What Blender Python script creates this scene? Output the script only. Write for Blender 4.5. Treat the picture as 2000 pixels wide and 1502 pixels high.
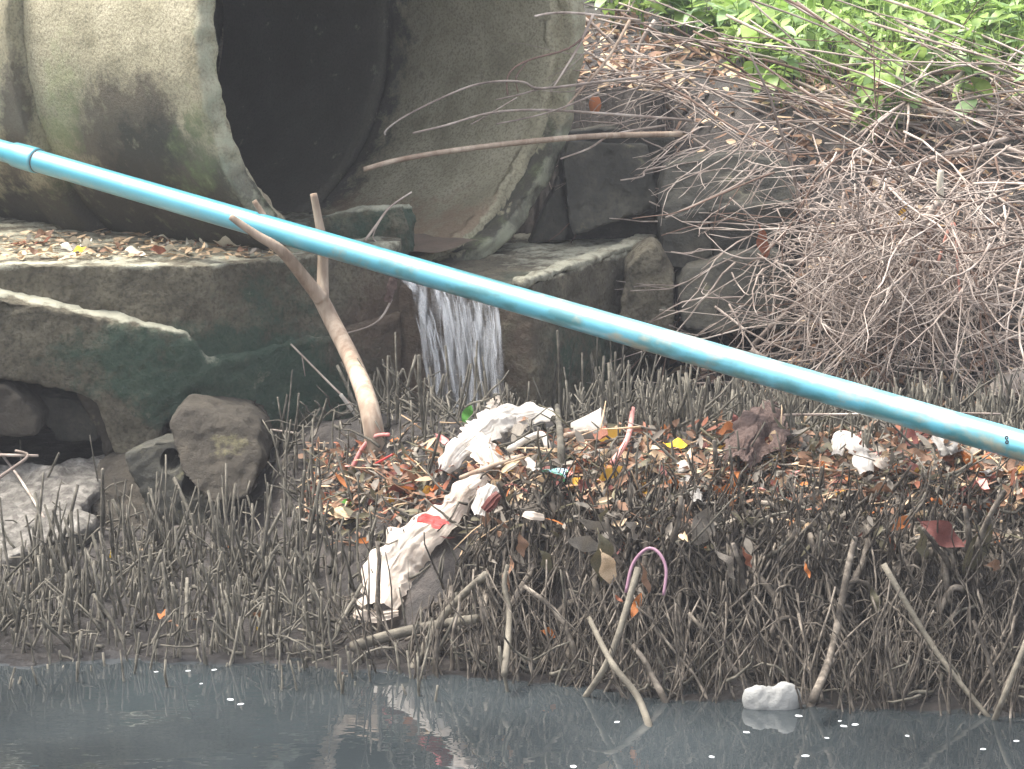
import bpy, bmesh, math, random
from mathutils import Vector, Matrix, noise, Quaternion
random.seed(11)
R = math.radians
scene = bpy.context.scene
for o in list(bpy.data.objects):
    bpy.data.objects.remove(o)
col = scene.collection

# ------------------------------------------------------------------ camera
F = 4440.0            # focal length in photograph pixels (2000 wide)
PITCH = R(10.0)
CAM = Vector((0.0, -6.0, 1.30))
cam_d = bpy.data.cameras.new('camera')
cam = bpy.data.objects.new('camera', cam_d)
col.objects.link(cam)
cam.location = CAM
cam.rotation_euler = (R(90) - PITCH, 0, 0)
cam_d.sensor_fit = 'HORIZONTAL'
cam_d.sensor_width = 36.0
cam_d.lens = 36.0 * F / 2000.0
cam_d.clip_start = 0.05
cam_d.clip_end = 2000
scene.camera = cam

# ------------------------------------------------------------------ sky, sun, exposure
SUN_DIR = Vector((-0.40, 0.10, 0.90)).normalized()       # towards the sun
world = bpy.data.worlds.new('World')
scene.world = world
world.use_nodes = True
wn = world.node_tree
wn.nodes.clear()
sky = wn.nodes.new('ShaderNodeTexSky')
sky.sky_type = 'NISHITA'
sky.sun_disc = False
sky.sun_elevation = math.asin(SUN_DIR.z)
sky.sun_rotation = math.atan2(SUN_DIR.x, SUN_DIR.y)
sky.air_density = 1.0
sky.dust_density = 6.0
sky.ozone_density = 1.0
bg = wn.nodes.new('ShaderNodeBackground')
bg.inputs['Strength'].default_value = 0.15
wo = wn.nodes.new('ShaderNodeOutputWorld')
grey = wn.nodes.new('ShaderNodeHueSaturation')        # thin overcast: a paler sky
grey.inputs['Saturation'].default_value = 0.45
wn.links.new(sky.outputs[0], grey.inputs['Color'])
wn.links.new(grey.outputs[0], bg.inputs[0])
wn.links.new(bg.outputs[0], wo.inputs[0])
sun_d = bpy.data.lights.new('sun', 'SUN')
sun_d.energy = 1.5
sun_d.angle = R(22)
sun_d.color = (1.0, 0.955, 0.88)
sun = bpy.data.objects.new('sun', sun_d)
col.objects.link(sun)
sun.rotation_euler = SUN_DIR.to_track_quat('Z', 'Y').to_euler()
scene.view_settings.view_transform = 'Standard'
scene.view_settings.look = 'None'
scene.view_settings.exposure = 1.72
scene.view_settings.gamma = 1.0
scene.cycles.max_bounces = 6
scene.cycles.diffuse_bounces = 3
scene.cycles.transparent_max_bounces = 12

# ------------------------------------------------------------------ helpers
FWD = Vector((0, math.cos(PITCH), -math.sin(PITCH)))
UPV = Vector((0, math.sin(PITCH), math.cos(PITCH)))
RGT = Vector((1, 0, 0))

def ray(px, py):
    return FWD + RGT * ((px - 1000) / F) + UPV * ((751 - py) / F)

def atY(px, py, Y):
    d = ray(px, py)
    return CAM + d * ((Y - CAM.y) / d.y)

def atZ(px, py, z):
    d = ray(px, py)
    return CAM + d * ((z - CAM.z) / d.z)

def proj(v):
    r = Vector(v) - CAM
    w = r.dot(FWD)
    return 1000 + F * r.x / w, 751 - F * r.dot(UPV) / w

def sm(a, b, x):
    t = (x - a) / (b - a)
    t = 0.0 if t < 0 else 1.0 if t > 1 else t
    return t * t * (3 - 2 * t)

def lerp(a, b, t):
    return a + (b - a) * t

def pw(pts, x):
    if x <= pts[0][0]:
        return pts[0][1]
    for (a, fa), (b, fb) in zip(pts, pts[1:]):
        if x <= b:
            return fa + (fb - fa) * (x - a) / (b - a)
    return pts[-1][1]

def nz(x, y, z=0.0, s=1.0):
    return noise.noise(Vector((x * s, y * s, z * s)))

def fbm(v, s, o=4):
    return noise.fractal(Vector(v) * s, 0.9, 2.1, o)

def lin(r, g, b):
    f = lambda c: ((c / 255 + 0.055) / 1.055) ** 2.4 if c > 10 else c / 255 / 12.92
    return (f(r), f(g), f(b), 1.0)

def tag(o, label=None, cat=None, group=None, kind=None):
    if label: o['label'] = label
    if cat: o['category'] = cat
    if group: o['group'] = group
    if kind: o['kind'] = kind
    return o

def add(name, mesh, parent=None):
    o = bpy.data.objects.new(name, mesh)
    col.objects.link(o)
    if parent is not None:
        o.parent = parent
    return o

def empty(name, loc=(0, 0, 0)):
    o = bpy.data.objects.new(name, None)
    o.empty_display_size = 0.05
    col.objects.link(o)
    o.location = loc
    return o

def mesh_of(name, vs, fs, mat=None, smooth=True):
    me = bpy.data.meshes.new(name)
    me.from_pydata([tuple(v) for v in vs], [], fs)
    if smooth:
        me.polygons.foreach_set('use_smooth', [True] * len(me.polygons))
    if mat is not None:
        me.materials.append(mat)
    me.update()
    return me

def child(name, me, parent):
    """mesh given in world coordinates, parented to an empty that only has a location"""
    o = add(name, me, parent)
    o.matrix_parent_inverse = Matrix.Translation(parent.location).inverted()
    return o

def attr(me, name, fn):
    a = me.attributes.new(name, 'FLOAT', 'POINT')
    a.data.foreach_set('value', [fn(v.co) for v in me.vertices])

class Tubes:
    """collects tapering tubes and leaf blades into one mesh"""
    def __init__(self):
        self.v = []; self.f = []
    def tube(self, pts, r0, r1, n=5, tip=True):
        pts = [Vector(p) for p in pts]
        base = len(self.v)
        m = len(pts)
        prev = None
        for i, p in enumerate(pts):
            d = (pts[min(i + 1, m - 1)] - pts[max(i - 1, 0)])
            if d.length < 1e-9: d = Vector((0, 0, 1))
            d.normalize()
            if prev is None:
                a = d.orthogonal().normalized()
            else:
                a = prev - d * prev.dot(d)
                a = a.normalized() if a.length > 1e-6 else d.orthogonal().normalized()
            prev = a
            b = d.cross(a)
            r = r0 + (r1 - r0) * i / (m - 1)
            for k in range(n):
                t = 2 * math.pi * k / n
                self.v.append(p + a * (r * math.cos(t)) + b * (r * math.sin(t)))
        for i in range(m - 1):
            for k in range(n):
                q = base + i * n
                self.f.append((q + k, q + (k + 1) % n, q + n + (k + 1) % n, q + n + k))
        if tip:
            self.f.append(tuple(base + (m - 1) * n + k for k in range(n)))
            self.f.append(tuple(base + k for k in reversed(range(n))))
    def blade(self, p, d, nrm, L, W, curl=0.3, fold=0.25, n=5):
        d = Vector(d).normalized(); nrm = Vector(nrm)
        s = d.cross(nrm)
        s = s.normalized() if s.length > 1e-5 else d.orthogonal().normalized()
        u = s.cross(d).normalized()
        base = len(self.v)
        p = Vector(p)
        for i in range(n + 1):
            t = i / n
            w = W * 0.5 * (math.sin(math.pi * min(1, max(0.0, t * 0.96 + 0.03))) ** 0.8)
            c = p + d * (L * t) + u * (-curl * L * t * t)
            self.v += [c + s * w + u * (fold * w), c, c - s * w + u * (fold * w)]
        for i in range(n):
            q = base + i * 3
            self.f += [(q, q + 1, q + 4, q + 3), (q + 1, q + 2, q + 5, q + 4)]
    def mesh(self, name, mat, smooth=True):
        return mesh_of(name, self.v, self.f, mat, smooth)

def smooth_path(pts, n=4):
    pts = [Vector(p) for p in pts]
    if len(pts) < 3:
        return [pts[0].lerp(pts[-1], i / n) for i in range(n + 1)]
    out = []
    for i in range(len(pts) - 1):
        p0 = pts[max(i - 1, 0)]; p1 = pts[i]; p2 = pts[i + 1]; p3 = pts[min(i + 2, len(pts) - 1)]
        for k in range(n):
            t = k / n
            out.append(0.5 * ((2 * p1) + (p2 - p0) * t + (2 * p0 - 5 * p1 + 4 * p2 - p3) * t * t + (3 * p1 - p0 - 3 * p2 + p3) * t ** 3))
    out.append(pts[-1])
    return out

# ------------------------------------------------------------------ materials
def material(name, cols, scale=6.0, detail=6, rough=0.9, bump=0.3, bscale=45.0, bdist=0.01, fine=None, stains=(), rand=0.0,
             spec=0.3, coords='world', translucent=0.0, contrast=(0.3, 0.7), stretch=None, sss=0.0):
    m = bpy.data.materials.new(name)
    m.use_nodes = True
    nt = m.node_tree; N = nt.nodes; Lk = nt.links
    bs = N['Principled BSDF']
    out = N['Material Output']
    if coords == 'world':
        g = N.new('ShaderNodeNewGeometry'); vec = g.outputs['Position']
    else:
        g = N.new('ShaderNodeTexCoord'); vec = g.outputs['Object']
    if stretch:
        mp = N.new('ShaderNodeMapping'); mp.inputs['Scale'].default_value = stretch
        Lk.new(vec, mp.inputs['Vector']); vec = mp.outputs[0]
    oi = None
    if rand or coords != 'world':
        oi = N.new('ShaderNodeObjectInfo')
        va = N.new('ShaderNodeVectorMath'); va.operation = 'ADD'
        ml = N.new('ShaderNodeMath'); ml.operation = 'MULTIPLY'; ml.inputs[1].default_value = 37.0
        Lk.new(oi.outputs['Random'], ml.inputs[0])
        Lk.new(vec, va.inputs[0]); Lk.new(ml.outputs[0], va.inputs[1])
        vec = va.outputs[0]
    n1 = N.new('ShaderNodeTexNoise')
    n1.inputs['Scale'].default_value = scale; n1.inputs['Detail'].default_value = detail; n1.inputs['Roughness'].default_value = 0.62
    Lk.new(vec, n1.inputs['Vector'])
    rp = N.new('ShaderNodeValToRGB')
    k = len(cols)
    el = rp.color_ramp.elements
    el[0].position = contrast[0]; el[0].color = cols[0]
    el[1].position = contrast[1]; el[1].color = cols[-1]
    for i in range(1, k - 1):
        e = el.new(contrast[0] + (contrast[1] - contrast[0]) * i / (k - 1)); e.color = cols[i]
    Lk.new(n1.outputs[0], rp.inputs[0])
    c = rp.outputs[0]
    if fine:                                   # (scale, amount, colour)
        n2 = N.new('ShaderNodeTexNoise'); n2.inputs['Scale'].default_value = fine[0]; n2.inputs['Detail'].default_value = 3
        Lk.new(vec, n2.inputs['Vector'])
        mr = N.new('ShaderNodeMapRange'); mr.inputs['From Min'].default_value = 0.46; mr.inputs['From Max'].default_value = 0.66
        mr.inputs['To Max'].default_value = fine[1]
        Lk.new(n2.outputs[0], mr.inputs[0])
        mx = N.new('ShaderNodeMixRGB'); Lk.new(mr.outputs[0], mx.inputs[0]); Lk.new(c, mx.inputs[1]); mx.inputs[2].default_value = fine[2]
        c = mx.outputs[0]
    for (an, colr, amt) in stains:
        at = N.new('ShaderNodeAttribute'); at.attribute_name = an
        nb = N.new('ShaderNodeTexNoise'); nb.inputs['Scale'].default_value = 14; nb.inputs['Detail'].default_value = 8; nb.inputs['Roughness'].default_value = 0.7
        Lk.new(vec, nb.inputs['Vector'])
        ad = N.new('ShaderNodeMath'); ad.operation = 'MULTIPLY_ADD'; ad.inputs[1].default_value = 2.2; ad.inputs[2].default_value = -1.1
        Lk.new(nb.outputs[0], ad.inputs[0])
        a2 = N.new('ShaderNodeMath'); a2.operation = 'ADD'
        Lk.new(at.outputs['Fac'], a2.inputs[0]); Lk.new(ad.outputs[0], a2.inputs[1])
        mr = N.new('ShaderNodeMapRange'); mr.inputs['From Min'].default_value = 0.28; mr.inputs['From Max'].default_value = 0.75; mr.inputs['To Max'].default_value = amt
        Lk.new(a2.outputs[0], mr.inputs[0])
        mx = N.new('ShaderNodeMixRGB'); Lk.new(mr.outputs[0], mx.inputs[0]); Lk.new(c, mx.inputs[1]); mx.inputs[2].default_value = colr
        c = mx.outputs[0]
    if rand:
        hs = N.new('ShaderNodeHueSaturation')
        mr = N.new('ShaderNodeMapRange'); mr.inputs['To Min'].default_value = 1 - rand; mr.inputs['To Max'].default_value = 1 + rand
        Lk.new(oi.outputs['Random'], mr.inputs[0]); Lk.new(mr.outputs[0], hs.inputs['Value'])
        Lk.new(c, hs.inputs['Color']); c = hs.outputs[0]
    Lk.new(c, bs.inputs['Base Color'])
    bs.inputs['Roughness'].default_value = rough
    bs.inputs['Specular IOR Level'].default_value = spec
    if bump:
        n3 = N.new('ShaderNodeTexNoise'); n3.inputs['Scale'].default_value = bscale; n3.inputs['Detail'].default_value = 8; n3.inputs['Roughness'].default_value = 0.7
        Lk.new(vec, n3.inputs['Vector'])
        bp = N.new('ShaderNodeBump'); bp.inputs['Strength'].default_value = bump; bp.inputs['Distance'].default_value = bdist
        Lk.new(n3.outputs[0], bp.inputs['Height']); Lk.new(bp.outputs[0], bs.inputs['Normal'])
    if translucent:
        tr = N.new('ShaderNodeBsdfTranslucent'); Lk.new(c, tr.inputs[0])
        ms = N.new('ShaderNodeMixShader'); ms.inputs[0].default_value = translucent
        Lk.new(bs.outputs[0], ms.inputs[1]); Lk.new(tr.outputs[0], ms.inputs[2]); Lk.new(ms.outputs[0], out.inputs['Surface'])
    return m

MT = {}
MT['mud'] = material('mud', [lin(38, 35, 32), lin(58, 53, 49), lin(88, 81, 75)], 14, 8, 0.7, 0.8, 60, 0.02, fine=(90, 0.5, lin(50, 46, 44)), spec=0.5)
def wet_edge(m):
    nt = m.node_tree; N = nt.nodes; Lk = nt.links; bs = N['Principled BSDF']
    g = N.new('ShaderNodeNewGeometry'); sp = N.new('ShaderNodeSeparateXYZ'); Lk.new(g.outputs['Position'], sp.inputs[0])
    nb = N.new('ShaderNodeTexNoise'); nb.inputs['Scale'].default_value = 8; Lk.new(g.outputs['Position'], nb.inputs['Vector'])
    ad = N.new('ShaderNodeMath'); ad.operation = 'MULTIPLY_ADD'; ad.inputs[1].default_value = 0.05; Lk.new(nb.outputs[0], ad.inputs[0]); Lk.new(sp.outputs['Z'], ad.inputs[2])
    mr = N.new('ShaderNodeMapRange'); mr.inputs['From Min'].default_value = 0.035; mr.inputs['From Max'].default_value = 0.075; mr.inputs['To Min'].default_value = 0.45; mr.inputs['To Max'].default_value = 1.0
    Lk.new(ad.outputs[0], mr.inputs[0])
    src = bs.inputs['Base Color'].links[0].from_socket
    mx = N.new('ShaderNodeMixRGB'); mx.blend_type = 'MULTIPLY'; mx.inputs[0].default_value = 1.0
    Lk.new(src, mx.inputs[1]); Lk.new(mr.outputs[0], mx.inputs[2]); Lk.new(mx.outputs[0], bs.inputs['Base Color'])
    m2 = N.new('ShaderNodeMapRange'); m2.inputs['From Min'].default_value = 0.035; m2.inputs['From Max'].default_value = 0.075; m2.inputs['To Min'].default_value = 0.25; m2.inputs['To Max'].default_value = 0.75
    Lk.new(ad.outputs[0], m2.inputs[0]); Lk.new(m2.outputs[0], bs.inputs['Roughness'])
wet_edge(MT['mud'])
MT['concrete'] = material('pipe_concrete', [lin(142, 136, 112), lin(168, 161, 135), lin(188, 180, 154)], 7, 6, 0.92, 0.7, 110, 0.009,
                          fine=(140, 0.6, lin(108, 103, 86)),
                          stains=(('stain', lin(84, 77, 68), 0.85), ('shade_damp', lin(66, 65, 58), 0.9), ('moss', lin(128, 138, 96), 0.6), ('rust', lin(128, 104, 84), 0.7), ('lip', lin(178, 178, 156), 0.6)))
MT['wall'] = material('wall_concrete', [lin(86, 82, 69), lin(110, 104, 88), lin(136, 129, 109)], 9, 8, 0.92, 1.0, 50, 0.022,
                      fine=(110, 0.65, lin(74, 70, 58)),
                      stains=(('moss', lin(56, 86, 72), 0.7), ('pale', lin(196, 194, 172), 0.9), ('rust', lin(106, 86, 74), 0.55)))
MT['stone'] = material('rubble_stone', [lin(50, 46, 40), lin(68, 63, 55), lin(92, 85, 74)], 8, 8, 0.9, 0.8, 60, 0.012, fine=(110, 0.5, lin(70, 66, 58)), stains=(('moss', lin(148, 142, 104), 0.7),))
MT['dark_stone'] = material('dark_block', [lin(48, 48, 42), lin(64, 63, 56), lin(90, 87, 76)], 7, 8, 0.85, 0.7, 70, 0.01, fine=(110, 0.5, lin(60, 60, 58)), stains=(('moss', lin(150, 146, 108), 0.8),))
MT['pale_mud'] = material('dried_mud', [lin(92, 89, 83), lin(136, 132, 124), lin(176, 171, 162)], 26, 8, 0.9, 1.0, 70, 0.02, fine=(60, 0.6, lin(92, 86, 82)))
MT['pvc'] = material('blue_pvc', [lin(60, 152, 172), lin(80, 168, 184)], 3, 4, 0.42, 0.05, 30, 0.002, spec=1.0,
                     stains=(('wear', lin(40, 122, 128), 0.9), ('grime', lin(150, 150, 130), 0.9)))
MT['bark'] = material('pale_bark', [lin(132, 114, 97), lin(168, 149, 130), lin(196, 180, 160)], 14, 6, 0.8, 0.6, 60, 0.006, fine=(45, 0.5, lin(110, 84, 66)), stretch=(1, 1, 0.25))
MT['twig'] = material('dry_twig', [lin(114, 101, 92), lin(158, 144, 133), lin(202, 190, 178)], 12, 4, 0.85, 0.4, 90, 0.004, rand=0.28)
MT['twig_dark'] = material('dark_twig', [lin(82, 64, 54), lin(112, 92, 80)], 12, 4, 0.85, 0.4, 90, 0.004, rand=0.25)
MT['root'] = material('breathing_root', [lin(62, 59, 52), lin(92, 88, 78), lin(128, 122, 110)], 34, 4, 0.85, 0.5, 120, 0.004, rand=0.42)
MT['mud_root'] = material('muddy_root', [lin(42, 38, 34), lin(86, 79, 70), lin(146, 136, 123)], 26, 4, 0.8, 0.6, 90, 0.006, rand=0.3)
MT['wet_stick'] = material('wet_stick', [lin(80, 75, 65), lin(108, 102, 90), lin(138, 131, 116)], 18, 5, 0.7, 0.8, 80, 0.005)
LEAFC = {
    'orange': [lin(142, 82, 44), lin(184, 116, 62)],
    'rust': [lin(112, 66, 48), lin(146, 92, 68)],
    'brown': [lin(112, 84, 66), lin(150, 118, 94)],
    'tan': [lin(178, 150, 118), lin(214, 190, 158)],
    'grey': [lin(104, 98, 88), lin(140, 132, 121)],
    'yellow': [lin(222, 176, 30), lin(238, 204, 52)],
    'ochre': [lin(180, 136, 48), lin(206, 164, 72)],
    'pink': [lin(196, 132, 124), lin(222, 164, 154)],
    'maroon': [lin(86, 46, 42), lin(116, 66, 58)],
    'green': [lin(62, 120, 44), lin(92, 150, 62)],
    'pale': [lin(210, 202, 180), lin(232, 226, 210)],
    'olive': [lin(84, 80, 62), lin(112, 106, 84)],
}
for k_, c_ in LEAFC.items():
    MT['leaf_' + k_] = material('leaf_' + k_, c_, 30, 5, 0.6, 0.3, 120, 0.003, rand=0.15, coords='object', translucent=0.15)
MT['plant_leaf'] = material('plant_leaf', [lin(104, 134, 60), lin(138, 166, 82), lin(172, 192, 118)], 9, 4, 0.42, 0.15, 80, 0.003, rand=0.3, translucent=0.35, spec=0.5)
MT['plant_leaf_pale'] = material('plant_leaf_pale', [lin(140, 172, 112), lin(176, 204, 150)], 9, 4, 0.4, 0.15, 80, 0.003, rand=0.2, translucent=0.3, spec=0.5)
MT['plant_stem'] = material('plant_stem', [lin(96, 122, 60), lin(130, 150, 84)], 9, 3, 0.6, 0.1, 80, 0.003)
MT['plastic_white'] = material('white_film', [lin(212, 205, 194), lin(234, 229, 221)], 14, 5, 0.4, 0.5, 28, 0.012, translucent=0.4, spec=0.5, fine=(30, 0.35, lin(160, 142, 122)))
MT['plastic_cream'] = material('cream_film', [lin(204, 190, 174), lin(228, 217, 204)], 10, 6, 0.45, 0.5, 26, 0.014, translucent=0.35, spec=0.5, fine=(26, 0.35, lin(164, 140, 118)))
MT['plastic_grey'] = material('grey_film', [lin(136, 132, 126), lin(176, 172, 166)], 12, 5, 0.4, 0.7, 60, 0.006, translucent=0.25, spec=0.5)
MT['brown_bag'] = material('brown_wrinkled', [lin(104, 84, 76), lin(148, 126, 117)], 30, 6, 0.85, 1.0, 48, 0.05, fine=(70, 0.6, lin(84, 66, 60)))
MT['red_film'] = material('red_film', [lin(160, 36, 36), lin(192, 66, 60)], 20, 4, 0.4, 0.4, 60, 0.004, spec=0.5)
MT['pink_plastic'] = material('pink_plastic', [lin(198, 118, 112), lin(224, 166, 158)], 18, 4, 0.5, 0.3, 60, 0.004)
MT['pink_strap'] = material('pink_strap', [lin(122, 88, 104), lin(150, 118, 132)], 30, 4, 0.5, 0.3, 60, 0.003)
MT['green_print'] = material('green_print', [lin(60, 160, 84), lin(150, 214, 170), lin(160, 180, 220), lin(90, 190, 110)], 28, 3, 0.35, 0.3, 60, 0.003, spec=0.5, contrast=(0.4, 0.62))
MT['foam'] = material('foam', [lin(128, 128, 124), lin(168, 168, 164)], 12, 5, 0.6, 0.7, 60, 0.01)
MT['foam_fleck'] = material('foam_fleck', [lin(180, 184, 184), lin(206, 210, 210)], 20, 3, 0.6, 0)
MT['clay_ball'] = material('orange_ball', [lin(176, 104, 66), lin(196, 132, 92)], 20, 4, 0.8, 0.4)
MT['red_cord'] = material('red_cord', [lin(206, 136, 118), lin(222, 168, 150)], 20, 4, 0.7, 0.2)
MT['black_mark'] = material('black_print', [lin(24, 28, 34), lin(32, 36, 42)], 20, 2, 0.6, 0)
MT['silt'] = material('pipe_silt', [lin(96, 84, 72), lin(124, 108, 94)], 10, 6, 0.6, 0.5, 60, 0.008, spec=0.5)

_b = MT['pvc'].node_tree.nodes['Principled BSDF']
_b.inputs['Coat Weight'].default_value = 1.0; _b.inputs['Coat Roughness'].default_value = 0.28; _b.inputs['Coat IOR'].default_value = 1.7

def water_material():
    m = bpy.data.materials.new('canal_water'); m.use_nodes = True
    nt = m.node_tree; N = nt.nodes; Lk = nt.links; bs = N['Principled BSDF']
    bs.inputs['Base Color'].default_value = lin(42, 47, 48)
    bs.inputs['Roughness'].default_value = 0.015
    bs.inputs['IOR'].default_value = 1.9
    bs.inputs['Specular IOR Level'].default_value = 0.5
    g = N.new('ShaderNodeNewGeometry')
    mk = N.new('ShaderNodeTexNoise'); mk.inputs['Scale'].default_value = 1.7; mk.inputs['Detail'].default_value = 4; Lk.new(g.outputs['Position'], mk.inputs['Vector'])
    rk = N.new('ShaderNodeValToRGB'); rk.color_ramp.elements[0].position = 0.35; rk.color_ramp.elements[1].position = 0.68
    rk.color_ramp.elements[0].color = lin(36, 41, 43); rk.color_ramp.elements[1].color = lin(56, 62, 64)      # silt clouds in the water
    Lk.new(mk.outputs[0], rk.inputs[0]); Lk.new(rk.outputs[0], bs.inputs['Base Color'])
    mp = N.new('ShaderNodeMapping'); mp.inputs['Scale'].default_value = (1.0, 1.6, 1.0); Lk.new(g.outputs['Position'], mp.inputs[0])
    a = N.new('ShaderNodeTexNoise'); a.inputs['Scale'].default_value = 7.0; a.inputs['Detail'].default_value = 3; a.inputs['Roughness'].default_value = 0.5
    b = N.new('ShaderNodeTexNoise'); b.inputs['Scale'].default_value = 16; b.inputs['Detail'].default_value = 1
    Lk.new(mp.outputs[0], a.inputs[0]); Lk.new(mp.outputs[0], b.inputs[0])
    mx = N.new('ShaderNodeMath'); mx.operation = 'MULTIPLY_ADD'; mx.inputs[1].default_value = 0.16
    Lk.new(b.outputs[0], mx.inputs[0]); Lk.new(a.outputs[0], mx.inputs[2])
    bp = N.new('ShaderNodeBump'); bp.inputs['Strength'].default_value = 0.12; bp.inputs['Distance'].default_value = 0.007
    Lk.new(mx.outputs[0], bp.inputs['Height']); Lk.new(bp.outputs[0], bs.inputs['Normal'])
    return m
MT['water'] = water_material()

def fall_material():
    m = bpy.data.materials.new('falling_water'); m.use_nodes = True
    nt = m.node_tree; N = nt.nodes; Lk = nt.links; bs = N['Principled BSDF']
    bs.inputs['Base Color'].default_value = (0.86, 0.87, 0.87, 1)
    bs.inputs['Roughness'].default_value = 0.15
    g = N.new('ShaderNodeNewGeometry')
    mp = N.new('ShaderNodeMapping'); mp.inputs['Scale'].default_value = (60, 60, 5); Lk.new(g.outputs['Position'], mp.inputs[0])
    a = N.new('ShaderNodeTexNoise'); a.inputs['Scale'].default_value = 1.0; a.inputs['Detail'].default_value = 4
    Lk.new(mp.outputs[0], a.inputs[0])
    mr = N.new('ShaderNodeMapRange'); mr.inputs['From Min'].default_value = 0.4; mr.inputs['From Max'].default_value = 0.68; mr.inputs['To Min'].default_value = 0.02; mr.inputs['To Max'].default_value = 0.38
    Lk.new(a.outputs[0], mr.inputs[0]); Lk.new(mr.outputs[0], bs.inputs['Alpha'])
    return m
MT['fall'] = fall_material()

# ------------------------------------------------------------------ terrain
YW = [(-3, -1.70), (-0.97, -1.73), (-0.29, -1.77), (0.0, -1.86), (0.27, -1.96), (0.8, -2.06), (3, -2.2)]
MOUTH = atY(800, 62, 0.02)                       # centre of the big pipe's mouth
PA = R(46)
AX = Vector((-math.sin(PA), math.cos(PA), 0))  # along the pipe, away from the mouth
LAT = Vector((math.cos(PA), math.sin(PA), 0))

def waterline(x):
    return pw(YW, x) + 0.05 * nz(x, 3.1, 0, 3.0) + 0.035 * nz(x, 7.7, 0, 11.0)

def ground(x, y):
    w = y - waterline(x)
    if w < 0:
        return max(-1.2, 0.55 * w) - 0.004
    z = 0.006 + 0.05 * min(w / 1.1, 1.0)
    xc = -0.05 - 0.38 * (y + 1.8) / 0.9
    m = sm(xc - 0.15, xc + 0.17, x)
    if y > -1.0: m = max(m, sm(-0.75, -0.40, x) * sm(-1.0, -0.6, y))
    top = 0.22 * sm(0.10, 0.235, w) + 0.08 * sm(0.15, 0.6, w)
    back = lerp(top, 0.15, sm(0.75, 1.45, w))
    z += m * back
    # slope at the side of the outfall
    yh = pw([(0.0, 0.62), (0.22, 0.50), (0.42, 0.42), (0.60, 0.10), (0.78, -0.30), (1.2, -0.5), (2.5, -0.7)], x)
    if y > yh and x > -0.2:
        d = y - yh
        top_z = 0.78 if x < 0.5 else lerp(0.78, 0.70, min(1, (x - 0.5) / 0.5))
        rise = top_z * sm(-0.02, 0.16 if x < 0.45 else 1.25, d) + 0.16 * max(0.0, d - (0.16 if x < 0.45 else 1.0))
        z = max(z, z + min(rise, 1.9) * sm(-0.2, 0.0, x))
    # embankment that the big pipe comes out of
    rx, ry = x - MOUTH.x, y - MOUTH.y
    u = rx * AX.x + ry * AX.y
    v = rx * LAT.x + ry * LAT.y
    emb = 2.1 * sm(1.35, 2.3, u) + 0.06 * max(0, u - 2.3)
    z = max(z, min(emb, 3.0))
    if abs(v) < 0.86 and -0.4 < u < 4.0:
        z = min(z, 0.36)
    if w < 0.7: z += m * 0.05 * noise.fractal(Vector((x * 13, y * 8, 0)), 0.8, 2.1, 3) * sm(0, 0.08, w)
    z += 0.012 * nz(x, y, 0, 9) + 0.006 * nz(x, y, 5, 30)
    return z

def hit(px, py):
    d = ray(px, py)
    t = 3.6
    while t < 14:
        p = CAM + d * t
        if p.z <= ground(p.x, p.y):
            return p
        t += 0.012
    return CAM + d * t

def hit2(px, py):
    """like hit(), but on the outside of the roots that hang before the hollow mound front"""
    p = hit(px, py)
    if p.x > -0.2 and -0.05 < p.y - waterline(p.x) < 0.34:
        p = atY(px, py, p.y - 0.10 * sm(-0.2, -0.05, p.x))
    return p

xs = [-400, -120, -40, -15, -8, -5, -3.5, -2.5, -2.0, -1.7, -1.5] + [-1.4 + 0.018 * i for i in range(173)] + [1.85, 2.1, 2.5, 3.0, 4, 6, 9, 16, 40, 120, 400]
ys = [-3.4, -2.9, -2.6, -2.4] + [-2.3 + 0.018 * i for i in range(210)] + [1.6, 1.75, 1.9, 2.1, 2.3, 2.5, 2.7, 2.9, 3.2, 3.6, 4, 4.6, 5.4, 7, 10, 16, 30, 80, 250, 600]
vs = [(x, y, ground(x, y)) for y in ys for x in xs]
nx = len(xs)
fs = [(j * nx + i, j * nx + i + 1, (j + 1) * nx + i + 1, (j + 1) * nx + i) for j in range(len(ys) - 1) for i in range(nx - 1)]
o = add('ground', mesh_of('ground', vs, fs, MT['mud']))
tag(o, 'grey-brown mud bank rising from the dark water', 'mud bank', kind='structure')

S = 300
o = add('water', mesh_of('water', [(-S, -200, 0), (S, -200, 0), (S, -1.2, 0), (-S, -1.2, 0)], [(0, 1, 2, 3)], MT['water'], False))
tag(o, 'dark grey canal water with rippled reflections', 'water', kind='structure')

# thin volume added to lift the darks like lens veil
hv = [(x, y, z) for z in (-2.4, 4.2) for y in (-230, 640) for x in (-430, 430)]
hf = [(0, 2, 3, 1), (4, 5, 7, 6), (0, 1, 5, 4), (2, 6, 7, 3), (0, 4, 6, 2), (1, 3, 7, 5)]
hm = bpy.data.materials.new('lens_veil'); hm.use_nodes = True
hm.node_tree.nodes.clear()
hvol = hm.node_tree.nodes.new('ShaderNodeVolumePrincipled')
hvol.inputs['Density'].default_value = 0.0046
hvol.inputs['Color'].default_value = (0.92, 0.94, 1.0, 1)
hm.node_tree.links.new(hvol.outputs[0], hm.node_tree.nodes.new('ShaderNodeOutputMaterial').inputs['Volume'])
o = add('lens_veil', mesh_of('lens_veil', hv, hf, hm, False))
tag(o, 'thin pale volume added over the scene as lens veil', 'lens_veil', kind='stuff')

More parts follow.
